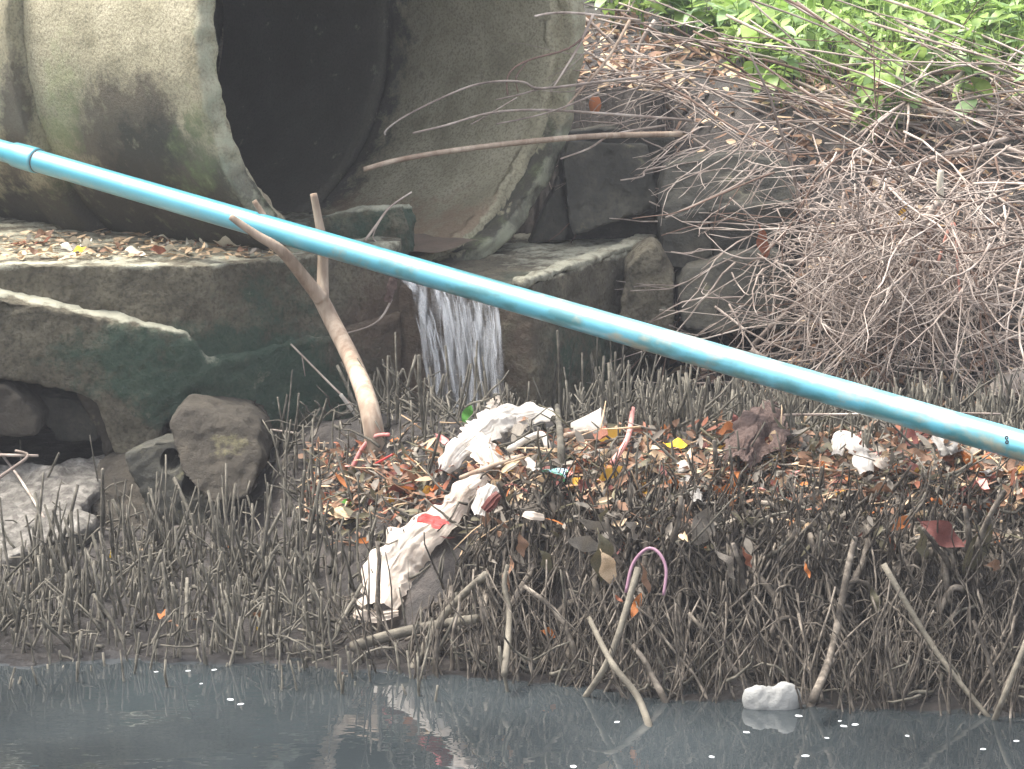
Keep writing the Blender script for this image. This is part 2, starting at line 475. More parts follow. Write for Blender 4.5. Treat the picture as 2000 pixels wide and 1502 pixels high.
# ------------------------------------------------------------------ solids: closed shape -> voxel remesh -> roughened
def remeshed(bm, voxel):
    me = bpy.data.meshes.new('tmp'); bm.to_mesh(me); bm.free()
    ob = bpy.data.objects.new('tmp', me); col.objects.link(ob)
    md = ob.modifiers.new('r', 'REMESH'); md.mode = 'VOXEL'; md.voxel_size = voxel; md.use_smooth_shade = True
    dg = bpy.context.evaluated_depsgraph_get()
    out = bpy.data.meshes.new_from_object(ob.evaluated_get(dg))
    bpy.data.objects.remove(ob); bpy.data.meshes.remove(me)
    return out

def roughen(me, amp, s, amp2=0.0, s2=40.0, seed=0.0, chip=0.025):
    ns = [v.normal.copy() for v in me.vertices]
    off = Vector((seed, seed * 0.7, -seed))
    for v, n in zip(me.vertices, ns):
        d = amp * fbm(v.co + off, s, 4)
        if amp2: d += amp2 * noise.noise((v.co + off) * s2)
        if chip:
            q = noise.noise((v.co - off) * 17) + 0.5 * noise.noise((v.co - off) * 40)
            d -= chip * max(0.0, q - 0.25)
        v.co += n * d
    me.update()

def prism(front, back):
    """closed solid between two outlines of equal length (world points)"""
    bm = bmesh.new()
    a = [bm.verts.new(p) for p in front]; b = [bm.verts.new(p) for p in back]
    n = len(a)
    bm.faces.new(a); bm.faces.new(list(reversed(b)))
    for i in range(n):
        bm.faces.new((a[i], b[i], b[(i + 1) % n], a[(i + 1) % n]))
    bmesh.ops.recalc_face_normals(bm, faces=bm.faces)
    bmesh.ops.triangulate(bm, faces=[f for f in bm.faces if len(f.verts) > 4])
    return bm

def hull(pts):
    bm = bmesh.new()
    for p in pts: bm.verts.new(p)
    bmesh.ops.convex_hull(bm, input=bm.verts)
    bmesh.ops.recalc_face_normals(bm, faces=bm.faces)
    return bm

def solid(bm, voxel, mat, amp=0.012, s=6, amp2=0.003, s2=45, seed=0.0, attrs=None, chip=0.018):
    me = remeshed(bm, voxel)
    roughen(me, amp, s, amp2, s2, seed, chip)
    me.materials.clear(); me.materials.append(mat)
    for k, fn in (attrs or {}).items():
        attr(me, k, fn)
    return me

def blob(px, py, cx, cy, rx, ry):
    d = math.hypot((px - cx) / rx, (py - cy) / ry)
    return max(0.0, 1.0 - sm(0.3, 1.4, d))

# ---- headwall: upper block and stepped footing
ZT = 0.63
def front_y(x):
    return pw([(-2.2, -0.55), (-0.80, -0.55), (-0.74, -0.535), (-0.287, -0.213), (-0.2, -0.2)], x)
def step_z(x):
    return pw([(-2.2, 0.70), (-1.23, 0.575), (-0.79, 0.478), (-0.74, 0.405), (-0.50, 0.435), (-0.287, 0.478)], x)
def foot_y(x):
    return front_y(x) - pw([(-2.2, 0.10), (-1.23, 0.085), (-0.80, 0.025), (-0.74, 0.02), (-0.28, 0.015)], x)

wall = empty('headwall', (-0.9, -0.1, 0.2))
tag(wall, 'mossy concrete headwall with broken footing carrying the big pipe', 'headwall')
n = 60
X0, X1 = -2.0, -0.287
frm, rings = [], []
bm = bmesh.new()
prev = None
for i in range(n + 1):
    x = lerp(X0, X1, i / n)
    yf = front_y(x); zs = step_z(x) - 0.03
    zt = ZT + (0.0 if x < -0.6 else 0.02 * sm(-0.6, -0.3, x))
    ring = [bm.verts.new(p) for p in ((x, yf, zs), (x, yf, zt), (x, 0.95, zt), (x, 0.95, zs))]
    if prev:
        for k in range(4):
            bm.faces.new((prev[k], prev[(k + 1) % 4], ring[(k + 1) % 4], ring[k]))
    else:
        bm.faces.new(ring)
    prev = ring
bm.faces.new(list(reversed(prev)))
bmesh.ops.recalc_face_normals(bm, faces=bm.faces)
def wall_moss(co):
    px, py = proj(co)
    m = max(blob(px, py, 480, 740, 330, 120), 0.8 * blob(px, py, 250, 690, 180, 60), 0.5 * blob(px, py, 560, 600, 160, 110), 0.55 * blob(px, py, 700, 440, 120, 60))
    return m
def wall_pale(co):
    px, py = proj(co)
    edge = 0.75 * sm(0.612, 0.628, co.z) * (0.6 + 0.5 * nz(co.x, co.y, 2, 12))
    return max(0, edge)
def wall_rust(co):
    px, py = proj(co)
    return max(blob(px, py, 800, 660, 170, 160), 0.6 * blob(px, py, 990, 680, 90, 150))
WA = {'moss': wall_moss, 'pale': wall_pale, 'rust': wall_rust}
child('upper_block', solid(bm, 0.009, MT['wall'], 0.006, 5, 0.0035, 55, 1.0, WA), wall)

def foot_bottom(px):      # broken lower edge, photograph row
    return pw([(-600, 960), (-150, 950), (-90, 800), (-40, 748), (20, 745), (60, 752), (150, 772), (188, 790), (205, 880), (250, 905), (300, 885), (322, 815), (400, 850), (480, 842), (540, 868), (620, 900), (800, 930)], px)
bm = bmesh.new(); prev = None
n = 110
for i in range(n + 1):
    x = lerp(X0, X1, i / n)
    yf = foot_y(x)
    px, _ = proj((x, yf, 0.4))
    zb = min(max(atY(px, foot_bottom(px), yf).z, 0.03), 0.4)
    zs = step_z(x)
    slope = 0.03
    ring = [bm.verts.new(p) for p in ((x, yf + slope * 0.5, zb), (x, yf, zs - 0.012), (x, front_y(x) + 0.03, zs + 0.006), (x, 0.9, zs - 0.02), (x, yf + 0.62, zb + 0.02))]
    if prev:
        for k in range(5):
            bm.faces.new((prev[k], prev[(k + 1) % 5], ring[(k + 1) % 5], ring[k]))
    else:
        bm.faces.new(ring)
    prev = ring
bm.faces.new(list(reversed(prev)))
bmesh.ops.recalc_face_normals(bm, faces=bm.faces)
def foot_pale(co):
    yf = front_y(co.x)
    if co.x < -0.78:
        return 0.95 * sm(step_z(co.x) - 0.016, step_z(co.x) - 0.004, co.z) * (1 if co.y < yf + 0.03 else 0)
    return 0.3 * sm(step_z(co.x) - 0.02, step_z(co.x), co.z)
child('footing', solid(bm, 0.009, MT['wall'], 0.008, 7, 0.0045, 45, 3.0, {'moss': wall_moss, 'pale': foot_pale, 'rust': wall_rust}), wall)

# apron below the mouth
AZ = 0.572
ap = [(-0.30, -0.215, AZ - 0.035), (0.045, -0.37, AZ - 0.012), (0.16, -0.12, AZ - 0.004), (0.405, 0.42, AZ + 0.012), (0.41, 0.75, AZ + 0.012), (-0.30, 0.75, AZ - 0.02)]
bot = [(x + (0.03 if x > 0 else 0), y + (0.03 if y < 0.5 else 0), 0.05) for x, y, z in ap]
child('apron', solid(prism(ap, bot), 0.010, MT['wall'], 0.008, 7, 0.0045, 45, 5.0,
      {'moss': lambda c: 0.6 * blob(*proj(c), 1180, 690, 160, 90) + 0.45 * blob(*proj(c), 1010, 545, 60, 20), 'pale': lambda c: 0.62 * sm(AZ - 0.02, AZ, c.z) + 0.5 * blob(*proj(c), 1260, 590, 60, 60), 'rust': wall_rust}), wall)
# thin broken slab lip along the apron edge
lip = [(0.03, -0.40, AZ + 0.002), (0.415, 0.43, AZ + 0.026), (0.36, 0.44, AZ + 0.026), (0.0, -0.36, AZ + 0.002)]
lipb = [(x, y, z - 0.02) for x, y, z in lip]
child('slab_lip', solid(prism(lip, lipb), 0.007, MT['wall'], 0.007, 12, 0.003, 50, 7.0, {'moss': lambda c: 0.0, 'pale': lambda c: 0.6, 'rust': lambda c: 0.0}), wall)
# mossy broken remnant standing in the mouth
mf = [atY(x, y, -0.10) for x, y in ((585, 500), (600, 428), (640, 420), (700, 408), (778, 402), (790, 445), (785, 500))]
mb = [Vector(p) + Vector((0.03, 0.10, 0)) for p in mf]
child('broken_edge', solid(prism(mf, mb), 0.008, MT['wall'], 0.012, 9, 0.004, 45, 9.0, {'moss': lambda c: 0.62, 'pale': lambda c: 0.75 * sm(408 + 14, 408, proj(c)[1] + 0.1 * (proj(c)[0] - 700)), 'rust': lambda c: 0.0}), wall)

# ------------------------------------------------------------------ the big concrete pipe
def revolve(profile, nseg, chip=0.0, seed=0.0):
    vs, fs = [], []
    m = len(profile)
    for j in range(nseg):
        t = 2 * math.pi * j / nseg
        for (u, r, c) in profile:
            e = LAT * math.cos(t) + Vector((0, 0, math.sin(t)))
            p = MOUTH + AX * u + e * r
            if chip:
                q = fbm(p + Vector((seed, 0, 0)), 9, 4)
                q2 = noise.noise(p * 34)
                k = c * chip
                p = p + AX * (k * max(0, 0.35 * q + 0.12 + 0.2 * q2)) - e * (0.5 * k * max(0, q)) + e * (0.0025 * q2 + 0.004 * fbm(p, 5, 3)) 
            vs.append(p)
    for j in range(nseg):
        for i in range(m - 1):
            a = j * m + i; b = ((j + 1) % nseg) * m + i
            fs.append((a, a + 1, b + 1, b))
    return vs, fs
RI, RO = 0.604, 0.696
def lin_seg(a, b, n, c):
    return [(lerp(a[0], b[0], i / n), lerp(a[1], b[1], i / n), c) for i in range(n)]
def p_stain(co):
    px, py = proj(co)
    r = Vector(co) - MOUTH
    rad = (r - AX * r.dot(AX)).length
    if rad < RI + 0.03: return 0.12 * blob(px, py, 980, 250, 150, 200)
    s = max(blob(px, py, 250, 260, 130, 130), blob(px, py, 300, 330, 150, 110), 0.9 * blob(px, py, 30, 250, 40, 170))
    return s
def p_shade_damp(co):
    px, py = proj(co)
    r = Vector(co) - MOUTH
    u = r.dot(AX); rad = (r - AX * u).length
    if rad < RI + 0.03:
        return 1.25 * sm(0.48, 0.86, u)  # painted shade: the bore darkens with depth
    return max(0.9 * sm(300, 430, py + 0.12 * px), 0.9 * blob(px, py, 290, 330, 110, 130))  # shade painted on the lower outside, plus a real stain patch
def p_moss(co):
    px, py = proj(co)
    r = Vector(co) - MOUTH
    u = r.dot(AX)
    return max(0.6 * blob(px, py, 120, 230, 50, 190), 0.35 * (1 - sm(0.0, 0.10, u)), 0.5 * blob(px, py, 380, 300, 60, 160))
def p_rust(co):
    px, py = proj(co)
    r = Vector(co) - MOUTH
    u = r.dot(AX); rad = (r - AX * u).length
    return 0.7 * sm(330, 440, py) * (1 - sm(0.6, 0.75, u)) if rad < RI + 0.01 else 0.0
def p_lip(co):
    r = Vector(co) - MOUTH
    u = r.dot(AX); rad = (r - AX * u).length
    return 0.62 * (1 - sm(0.012, 0.03, u)) * sm(RO - 0.06, RO - 0.045, rad)
PAT = {'lip': p_lip, 'stain': p_stain, 'shade_damp': p_shade_damp, 'moss': p_moss, 'rust': p_rust}
pipe = empty('concrete_pipe', MOUTH + Vector((0, 0, -RO)))
tag(pipe, 'front section of the big concrete drain pipe with open mouth', 'drain pipe', 'sections of the big drain pipe')
prof = lin_seg((0.735, RO), (0.012, RO), 46, 0.2) + lin_seg((0.012, RO), (0.0, RO - 0.007), 3, 0.7) + lin_seg((0.0, RO - 0.014), (0.0, RO - 0.05), 5, 1.0) + [(0.0, RO - 0.05, 1.0)]
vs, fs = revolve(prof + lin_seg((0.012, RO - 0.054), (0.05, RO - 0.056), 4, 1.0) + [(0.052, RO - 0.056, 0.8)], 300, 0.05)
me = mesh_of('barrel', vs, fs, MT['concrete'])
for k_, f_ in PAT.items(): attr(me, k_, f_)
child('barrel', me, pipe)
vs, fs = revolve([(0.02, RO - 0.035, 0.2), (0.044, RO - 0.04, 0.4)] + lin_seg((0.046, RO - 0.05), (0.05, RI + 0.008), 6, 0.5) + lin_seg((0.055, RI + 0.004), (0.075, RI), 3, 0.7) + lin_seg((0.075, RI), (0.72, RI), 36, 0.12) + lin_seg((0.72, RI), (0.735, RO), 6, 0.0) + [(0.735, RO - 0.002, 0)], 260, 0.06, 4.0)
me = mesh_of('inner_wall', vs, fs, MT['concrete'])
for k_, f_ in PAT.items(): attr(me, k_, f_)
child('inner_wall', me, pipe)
# silt on the bottom of the mouth
sv, sf = [], []
nn = 30
for i in range(nn + 1):
    u = lerp(-0.03, 0.75, i / nn)
    for j in range(15):
        v_ = lerp(-0.24, 0.24, j / 14)
        q = MOUTH + AX * u + LAT * v_
        zz = MOUTH.z - math.sqrt(RI ** 2 - 0.24 ** 2) - 0.012 + 0.012 * (fbm(q, 8, 3)) - 0.02 * sm(0.15, 0.0, abs(v_ - 0.05))
        sv.append((q.x, q.y, zz))
for i in range(nn):
    for j in range(14):
        a = i * 15 + j
        sf.append((a, a + 1, a + 16, a + 15))
child('silt', mesh_of('silt', sv, sf, MT['silt']), pipe)
labels = ['second section of the big drain pipe with mossy collar, joined behind the front one', 'third section of the big drain pipe, deep inside the embankment', 'innermost section of the big drain pipe, dark and closed']
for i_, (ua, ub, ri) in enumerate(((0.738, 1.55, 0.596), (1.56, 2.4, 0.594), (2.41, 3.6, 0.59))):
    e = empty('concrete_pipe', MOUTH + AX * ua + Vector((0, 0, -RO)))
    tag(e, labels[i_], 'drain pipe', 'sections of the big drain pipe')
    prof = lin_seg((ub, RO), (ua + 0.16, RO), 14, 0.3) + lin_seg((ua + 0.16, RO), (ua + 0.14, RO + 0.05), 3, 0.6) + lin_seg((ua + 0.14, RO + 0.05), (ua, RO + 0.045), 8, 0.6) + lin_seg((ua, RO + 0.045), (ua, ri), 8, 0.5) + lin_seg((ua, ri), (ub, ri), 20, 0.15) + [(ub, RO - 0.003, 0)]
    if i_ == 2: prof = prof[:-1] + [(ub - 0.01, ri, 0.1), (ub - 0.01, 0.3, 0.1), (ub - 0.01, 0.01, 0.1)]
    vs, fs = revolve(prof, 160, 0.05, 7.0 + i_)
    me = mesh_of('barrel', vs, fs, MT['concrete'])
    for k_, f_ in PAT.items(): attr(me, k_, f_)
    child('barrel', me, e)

# ------------------------------------------------------------------ stones, blocks and rubble
def block(name, outline, Y, depth, mat, label, cat, amp=0.008, s=6, voxel=0.008, tilt=(0, 0), shrink=0.97, attrs=None, seed=0.0, group=None, lean=0.0):
    cx = sum(p[0] for p in outline) / len(outline); cy = sum(p[1] for p in outline) / len(outline)
    front = [atY(x, y, Y + tilt[0] * (x - cx) / 1000 + tilt[1] * (cy - y) / 1000) for x, y in outline]
    c = sum((Vector(p) for p in front), Vector()) / len(front)
    back = [c + (Vector(p) - c) * shrink + Vector((lean, depth, 0)) for p in front]
    a = {'moss': lambda co: 0.0}
    a.update(attrs or {})
    me = solid(prism(front, back), voxel, mat, amp, s, 0.003, 45, seed, a)
    base = Vector((c.x, c.y, min(v.co.z for v in me.vertices)))
    me.transform(Matrix.Translation(-base))
    o = add(name, me); o.location = base
    tag(o, label, cat, group)
    return o
SB = 'broken blocks and stones around the headwall'
topm = lambda y0, y1, k=0.9: (lambda c: k * sm(y1, y0, proj(Vector(c))[1]))
def block_top(base_fn):
    return base_fn
block('concrete_block', [(1096, 305), (1112, 275), (1262, 285), (1288, 405), (1122, 460), (1108, 420)], 0.36, 0.22, MT['dark_stone'], 'dark tilted concrete block wedged beside the big pipe mouth', 'block', tilt=(0.3, 0.25), seed=2.0, group=SB)
block('stone_fill', [(1090, 470), (1095, 262), (1180, 248), (1320, 268), (1330, 470)], 0.50, 0.2, MT['dark_stone'], 'dark packed stone behind the tilted block', 'stone', seed=3.0, group=SB)
block('stone_wedge', [(1030, 478), (1092, 335), (1112, 440), (1100, 470)], 0.42, 0.12, MT['dark_stone'], 'narrow dark stone wedge between the big pipe rim and the tilted block', 'stone', seed=4.0, group=SB)
block('concrete_block', [(1290, 380), (1300, 320), (1420, 300), (1500, 310), (1560, 330), (1555, 395), (1400, 415), (1300, 440)], 0.32, 0.26, MT['dark_stone'], 'wide block with yellow-green top just above the cracked dark block', 'block', tilt=(0.1, 0.8), seed=6.0, group=SB)
block('concrete_block', [(1285, 425), (1380, 405), (1392, 500), (1350, 530), (1295, 520)], 0.24, 0.26, MT['dark_stone'], 'small dark square block under the yellow-green block, nearest the apron', 'block', seed=8.0, group=SB)
block('concrete_block', [(1384, 405), (1550, 392), (1560, 470), (1480, 492), (1395, 500)], 0.25, 0.26, MT['dark_stone'], 'dark wet block behind the hanging reddish dry leaf', 'block', seed=10.0, group=SB)
block('rounded_block', [(1325, 560), (1345, 525), (1440, 495), (1530, 488), (1560, 560), (1545, 640), (1420, 655), (1335, 645)], 0.10, 0.26, MT['dark_stone'], 'big dark rounded block below the others, half hidden by dry twigs', 'block', tilt=(0.1, 0.5), seed=12.0, voxel=0.012, group=SB)
block('corner_stone', [(1225, 520), (1276, 474), (1316, 535), (1330, 655), (1250, 700), (1205, 640)], 0.08, 0.3, MT['wall'], 'rough pale concrete lump at the end of the apron', 'stone', amp=0.022, tilt=(0.5, 0.3), seed=14.0, attrs={'pale': lambda c: 0.05, 'rust': lambda c: 0.0}, group=SB)
# rubble under the left headwall
block('boulder', [(330, 830), (352, 800), (420, 815), (478, 822), (505, 850), (515, 900), (480, 975), (410, 985), (350, 925)], -0.83, 0.30, MT['stone'], 'angular brown boulder lying under the mossy corner of the headwall', 'boulder', amp=0.012, s=8, tilt=(0.2, 0.8), seed=16.0, attrs={'moss': lambda c: 0.45 * blob(*proj(c), 440, 870, 60, 30)}, group=SB)
block('footing_chunk', [(150, 770), (205, 650), (270, 655), (300, 730), (330, 800), (290, 850), (262, 925), (205, 905), (190, 830)], -0.55, 0.3, MT['stone'], 'upright broken concrete chunk under the cracked footing', 'stone', amp=0.012, s=9, tilt=(0.1, -0.05), seed=18.0, group=SB)
block('stone_slab', [(-60, 770), (5, 752), (40, 775), (75, 820), (70, 850), (-60, 860)], -0.64, 0.25, MT['stone'], 'flat grey stone at the edge of the photo under the footing', 'stone', seed=20.0, group=SB)
block('stone_slab', [(50, 765), (150, 780), (195, 830), (190, 865), (110, 860), (75, 815)], -0.50, 0.25, MT['dark_stone'], 'dark stone set back in the hollow under the footing', 'stone', seed=22.0, group=SB)
block('stone_slab', [(190, 905), (260, 890), (300, 925), (380, 1010), (400, 1070), (260, 1060), (180, 1010)], -0.76, 0.22, MT['stone'], 'low brown stone between the boulder and the pale mud slab', 'stone', amp=0.018, tilt=(0.0, 1.2), seed=24.0, group=SB)

# hollow block: two round holes
hb = empty('hollow_block', atY(350, 960, -0.77))
tag(hb, 'brown hollow block with two dark round holes beside the boulder', 'block', SB)
face = [atY(x, y, -0.80 + 0.3 * (980 - y) / 1000) for x, y in ((240, 890), (300, 862), (350, 858), (400, 900), (450, 965), (480, 1030), (380, 1045), (285, 985))]
backp = [Vector(p) + Vector((0.02, 0.10, 0.0)) for p in face]
bm = prism(face, backp)
me = solid(bm, 0.006, MT['dark_stone'], 0.007, 9, 0.004, 45, 26.0, {'moss': lambda c: 0.1}, 0.004)  # darker stone colour stands in for the shadow over this block
child('block_body', me, hb)
for (hx, hy, hr) in ((333, 900, 22), (381, 946, 26)):
    cpt = atY(hx, hy, -0.80 + 0.3 * (980 - hy) / 1000)
    tb = Tubes()
    rr = hr / F * 5.3
    # a real recess: ring wall and floor
    dirv = Vector((0.1, 0.95, 0.25)).normalized()
    a = dirv.orthogonal().normalized(); b = dirv.cross(a)
    vsr, fsr = [], []
    K = 20
    for (dd, r_) in ((-0.014, rr * 1.25), (-0.017, rr * 1.0), (0.0, rr * 0.95), (0.06, rr * 0.8), (0.06, 0.001)):
        for k in range(K):
            t = 2 * math.pi * k / K
            vsr.append(cpt + dirv * dd + (a * math.cos(t) + b * math.sin(t)) * r_ * (1 + 0.08 * math.sin(3 * t + hx)))
    for i in range(4):
        for k in range(K):
            fsr.append((i * K + k, i * K + (k + 1) % K, (i + 1) * K + (k + 1) % K, (i + 1) * K + k))
    HOLES = globals().setdefault('HOLES', [])
    HOLES.append((cpt, dirv, rr, vsr, fsr))
# bore the holes through the block with a boolean, then line them
body = hb.children[0]
for (cpt, dirv, rr, vsr, fsr) in HOLES:
    bmc = bmesh.new()
    bmesh.ops.create_cone(bmc, cap_ends=True, segments=20, radius1=rr, radius2=rr * 0.85, depth=0.16)
    mec = bpy.data.meshes.new('cut'); bmc.to_mesh(mec); bmc.free()
    oc = bpy.data.objects.new('cut', mec); col.objects.link(oc)
    oc.matrix_world = Matrix.Translation(cpt + dirv * 0.03) @ dirv.to_track_quat('Z', 'Y').to_matrix().to_4x4()
    md = body.modifiers.new('b', 'BOOLEAN'); md.object = oc; md.operation = 'DIFFERENCE'; md.solver = 'FAST'
    bpy.context.view_layer.update()
    dg = bpy.context.evaluated_depsgraph_get()
    nm = bpy.data.meshes.new_from_object(body.evaluated_get(dg))
    body.modifiers.clear(); body.data = nm
    bpy.data.objects.remove(oc)

# pale dried-mud slab, lower left
pf = [hit(-80, 1110), hit(0, 1085), hit(150, 1035), hit(185, 1010)]
top = [atZ(-80, 915, 0.14), atZ(5, 905, 0.15), atZ(90, 900, 0.16), atZ(215, 885, 0.16), atZ(205, 930, 0.135), atZ(160, 990, 0.11), atZ(200, 1010, 0.10), atZ(150, 1040, 0.085), atZ(0, 1090, 0.06), atZ(-80, 1115, 0.06)]
bott = [Vector((p.x, p.y + 0.02, p.z - 0.07)) for p in top]
me = solid(prism(top, bott), 0.009, MT['pale_mud'], 0.014, 12, 0.007, 38, 30.0)
base = Vector((-1.0, -0.9, 0.03)); me.transform(Matrix.Translation(-base))
o = add('mud_slab', me); o.location = base
tag(o, 'tilted pale slab crusted with dried mud beside the root spikes', 'slab', SB)

# ------------------------------------------------------------------ wording: name a thing by the landmark it is next to
MARKS = [(213, 1110, 'the orange-yellow leaf strip'), (330, 1140, 'the mud before the hollow block'), (560, 1090, 'the ragged litter edge'), (300, 1260, 'the middle water edge'), (620, 1250, 'the water edge by the sheet'), (440, 1170, 'the open root bed'), (60, 1150, 'the photo edge below the slab'), (100, 1000, 'the pale mud slab'), (420, 900, 'the boulder'), (360, 990, 'the hollow block'), (735, 870, 'the foot of the forked branch'), (890, 740, 'the falling water'),
         (1000, 850, 'the white bag'), (800, 1110, 'the long cream sheet'), (742, 1240, 'the lower end of the cream sheet'), (150, 1270, 'the slab-side water edge'), (450, 1270, 'the boulder-side water edge'),
         (850, 1290, 'the straight pale stick in the water'), (1085, 970, 'the green wrapper'), (1150, 860, 'the foam cup'), (1320, 915, 'the bright yellow leaf'), (1270, 1120, 'the pink strap'), (1200, 1290, 'the two crossing sticks in the water'),
         (1480, 900, 'the brown wrinkled lump'), (1670, 930, 'the white torn plastic strip'), (1505, 1360, 'the foam lump'), (1640, 1200, 'the thick muddy root'), (1830, 1270, 'the long slanting stick in the water'),
         (1840, 1055, 'the long reddish leaf'), (1950, 860, 'the printed end of the blue pipe'), (1300, 800, 'the shaded foot of the apron'), (1550, 800, 'the drooping twig fan'), (1800, 790, 'the arching twigs behind the blue pipe'), (640, 1000, 'the tan paper scrap'), (560, 950, 'the dark hollow beside the boulder'), (1085, 1250, 'the orange leaf scrap'), (1380, 1040, 'the grey triangular leaf'), (1990, 1300, 'the greenish stick in the water'), (990, 1200, 'the wavy pale root')]
BMARKS = [(1120, 150, 'the rim of the big pipe'), (1180, 360, 'the dark tilted block'), (1400, 340, 'the yellow-green block'), (1490, 470, 'the hanging reddish leaf'), (1430, 580, 'the big rounded block'), (1163, 203, 'the orange ball'), (1838, 360, 'the pale cut stub'),
          (1860, 480, 'the red cord'), (1700, 280, 'the lone seedling'), (1762, 420, 'the yellowish hanging leaf'), (1600, 690, 'the drooping twig ends'), (1850, 660, 'the shaded brush hollow'), (1970, 780, 'the cream bag'), (1500, 170, 'the green plants'), (1850, 210, 'the plants at the photo edge'), (1300, 90, 'the bare litter patch'), (1600, 380, 'the middle of the brush heap'), (1950, 420, 'the photo edge mid-slope'), (1700, 560, 'the densest knot of twigs')]
def near(p, marks=MARKS):
    px, py = proj(p)
    return min(marks, key=lambda m: (m[0] - px) ** 2 + (m[1] - py) ** 2)[2]
def slant(a, b):
    (x0, y0), (x1, y1) = proj(a), proj(b)
    dx, dy = x1 - x0, y1 - y0
    if abs(dy) < 0.22 * abs(dx): return 'level'
    if abs(dx) < 0.3 * abs(dy): return 'steep'
    return 'falling' if dx * dy > 0 else 'rising'

# ------------------------------------------------------------------ falling water
tb = Tubes()
rf = random.Random(5)
a0 = Vector((-0.275, -0.235, 0.553)); a1 = Vector((-0.045, -0.335, 0.553))
fall = empty('waterfall', (-0.17, -0.36, 0.2))
tag(fall, 'thin white water pouring from the outfall notch below the big pipe', 'waterfall', kind='thing')
vs, fs = [], []
for k in range(84):
    t = rf.random() ** 0.9 if k > 8 else k / 60
    p = a0.lerp(a1, t)
    top = p + Vector((0.012, 0.05, rf.uniform(-0.004, 0.006)))
    wd = rf.uniform(0.0008, 0.003) if k % 5 else rf.uniform(0.005, 0.013)
    out = Vector((0.16, -0.36, 0)).normalized() * rf.uniform(0.055, 0.10)
    L = rf.uniform(0.26, 0.36) if rf.random() < 0.75 else rf.uniform(0.12, 0.22)
    zz0 = rf.uniform(0, 0.10) if k > 14 else 0
    q = []
    drift = rf.uniform(0.02, 0.07) * (1 - t)
    for i in range(9):
        s = i / 8
        h = zz0 + s * (L - zz0 * 0.5)
        q.append(p + Vector((drift * math.sqrt(h / 0.3), 0, 0)) + out * math.sqrt(h / 0.3) * 1.0 + Vector((0.003 * math.sin(9 * s + k), 0, -h)))
    if zz0 == 0: q = [top] + q
    base = len(vs); m_ = len(q)
    for i, c in enumerate(q):
        w_ = wd * (0.55 + 0.5 * math.sin(math.pi * i / (m_ - 1))) * (1 + 0.25 * rf.uniform(-1, 1))
        for kk in range(6):
            an = math.pi * kk / 3
            vs.append(c + Vector((math.cos(an) * w_, math.sin(an) * min(w_, 0.004), 0)))
    for i in range(m_ - 1):
        for kk in range(6):
            fs.append((base + i * 6 + kk, base + i * 6 + (kk + 1) % 6, base + i * 6 + 6 + (kk + 1) % 6, base + i * 6 + 6 + kk))
o = child('water_strands', mesh_of('water_strands', vs, fs, MT['fall']), fall)
o['kind'] = 'stuff'
vs, fs = [], []
for i in range(26):
    h = 0.34 * (i / 25) ** 1.3
    for j in range(30):
        t = j / 29
        p = a0.lerp(a1, t) + Vector((0.16, -0.36, 0)).normalized() * (0.07 * math.sqrt(h / 0.3)) + Vector((0.05 * (1 - t) * math.sqrt(h / 0.3), 0, -h))
        vs.append(p + Vector((0, 0.008 * noise.noise(Vector((t * 22, h * 3, 1))), 0)))
for i in range(25):
    for j in range(29):
        fs.append((i * 30 + j, i * 30 + j + 1, i * 30 + j + 31, i * 30 + j + 30))
child('water_sheet', mesh_of('water_sheet', vs, fs, MT['fall']), fall)

# ------------------------------------------------------------------ the blue pipe on its forked branch
PL = atY(200, 351, -0.27)
PRt = atY(1900, 843, -1.72)
PD = (PRt - PL).normalized()
PR = 0.0288
def pipe_at(px):
    lo, hi = -0.6, 3.6
    for _ in range(50):
        m_ = (lo + hi) / 2
        if proj(PL + PD * m_)[0] < px: lo = m_
        else: hi = m_
    return PL + PD * lo
def pvc_tube(profile, ns=40):
    a = PD.cross(Vector((0, 0, 1))).normalized(); b = a.cross(PD)
    vs, fs = [], []
    for (t, r) in profile:
        for k in range(ns):
            an = 2 * math.pi * k / ns
            vs.append(PL + PD * t + (a * math.cos(an) + b * math.sin(an)) * r)
    for i in range(len(profile) - 1):
        for k in range(ns):
            fs.append((i * ns + k, i * ns + (k + 1) % ns, i * ns + ns + (k + 1) % ns, i * ns + ns + k))
    return vs, fs
def pv_wear(c):
    px, py = proj(c)
    n_ = fbm(Vector((c[0] * 9, c[1] * 9, c[2] * 26)), 1.6, 5)
    return (0.50 + 0.9 * n_) * sm(450, 1000, px)
def pv_grime(c):
    px, py = proj(c)
    low = 0
    n_ = fbm(Vector((c[0] * 5, c[1] * 5, c[2] * 18)) + Vector((4, 1, 2)), 1.8, 5)
    under = sm(0.0, -0.03, c[2] - (PL.z + (c[0] - PL.x) * PD.z / PD.x))
    return (0.22 + 0.7 * n_) * (0.25 + 0.75 * sm(700, 1300, px)) + 0.25 * under * (0.4 + n_)
tJ = (pipe_at(74) - PL).length * -1
tail = 3.1
bp_ = empty('blue_pipe', pipe_at(1000))
tag(bp_, 'long sky-blue plastic water pipe sloping across the outfall', 'pipe')
prof = [(tJ - 0.06 + (tail - tJ) * i / 150, PR) for i in range(151)]
vs, fs = pvc_tube(prof)
me = mesh_of('pipe_length', vs, fs, MT['pvc']); attr(me, 'wear', pv_wear); attr(me, 'grime', pv_grime); child('pipe_length', me, bp_)
vs, fs = pvc_tube([(tJ, PR - 0.002), (tJ, PR + 0.0035), (tJ - 0.01, PR + 0.0045), (tJ - 0.05, PR + 0.0045), (tJ - 0.085, PR + 0.0035), (tJ - 0.10, PR - 0.001), (tJ - 0.3, PR - 0.001), (tJ - 1.2, PR - 0.001)])
me = mesh_of('socket', vs, fs, MT['pvc']); attr(me, 'wear', lambda c: 0.0); attr(me, 'grime', pv_grime); child('socket', me, bp_)
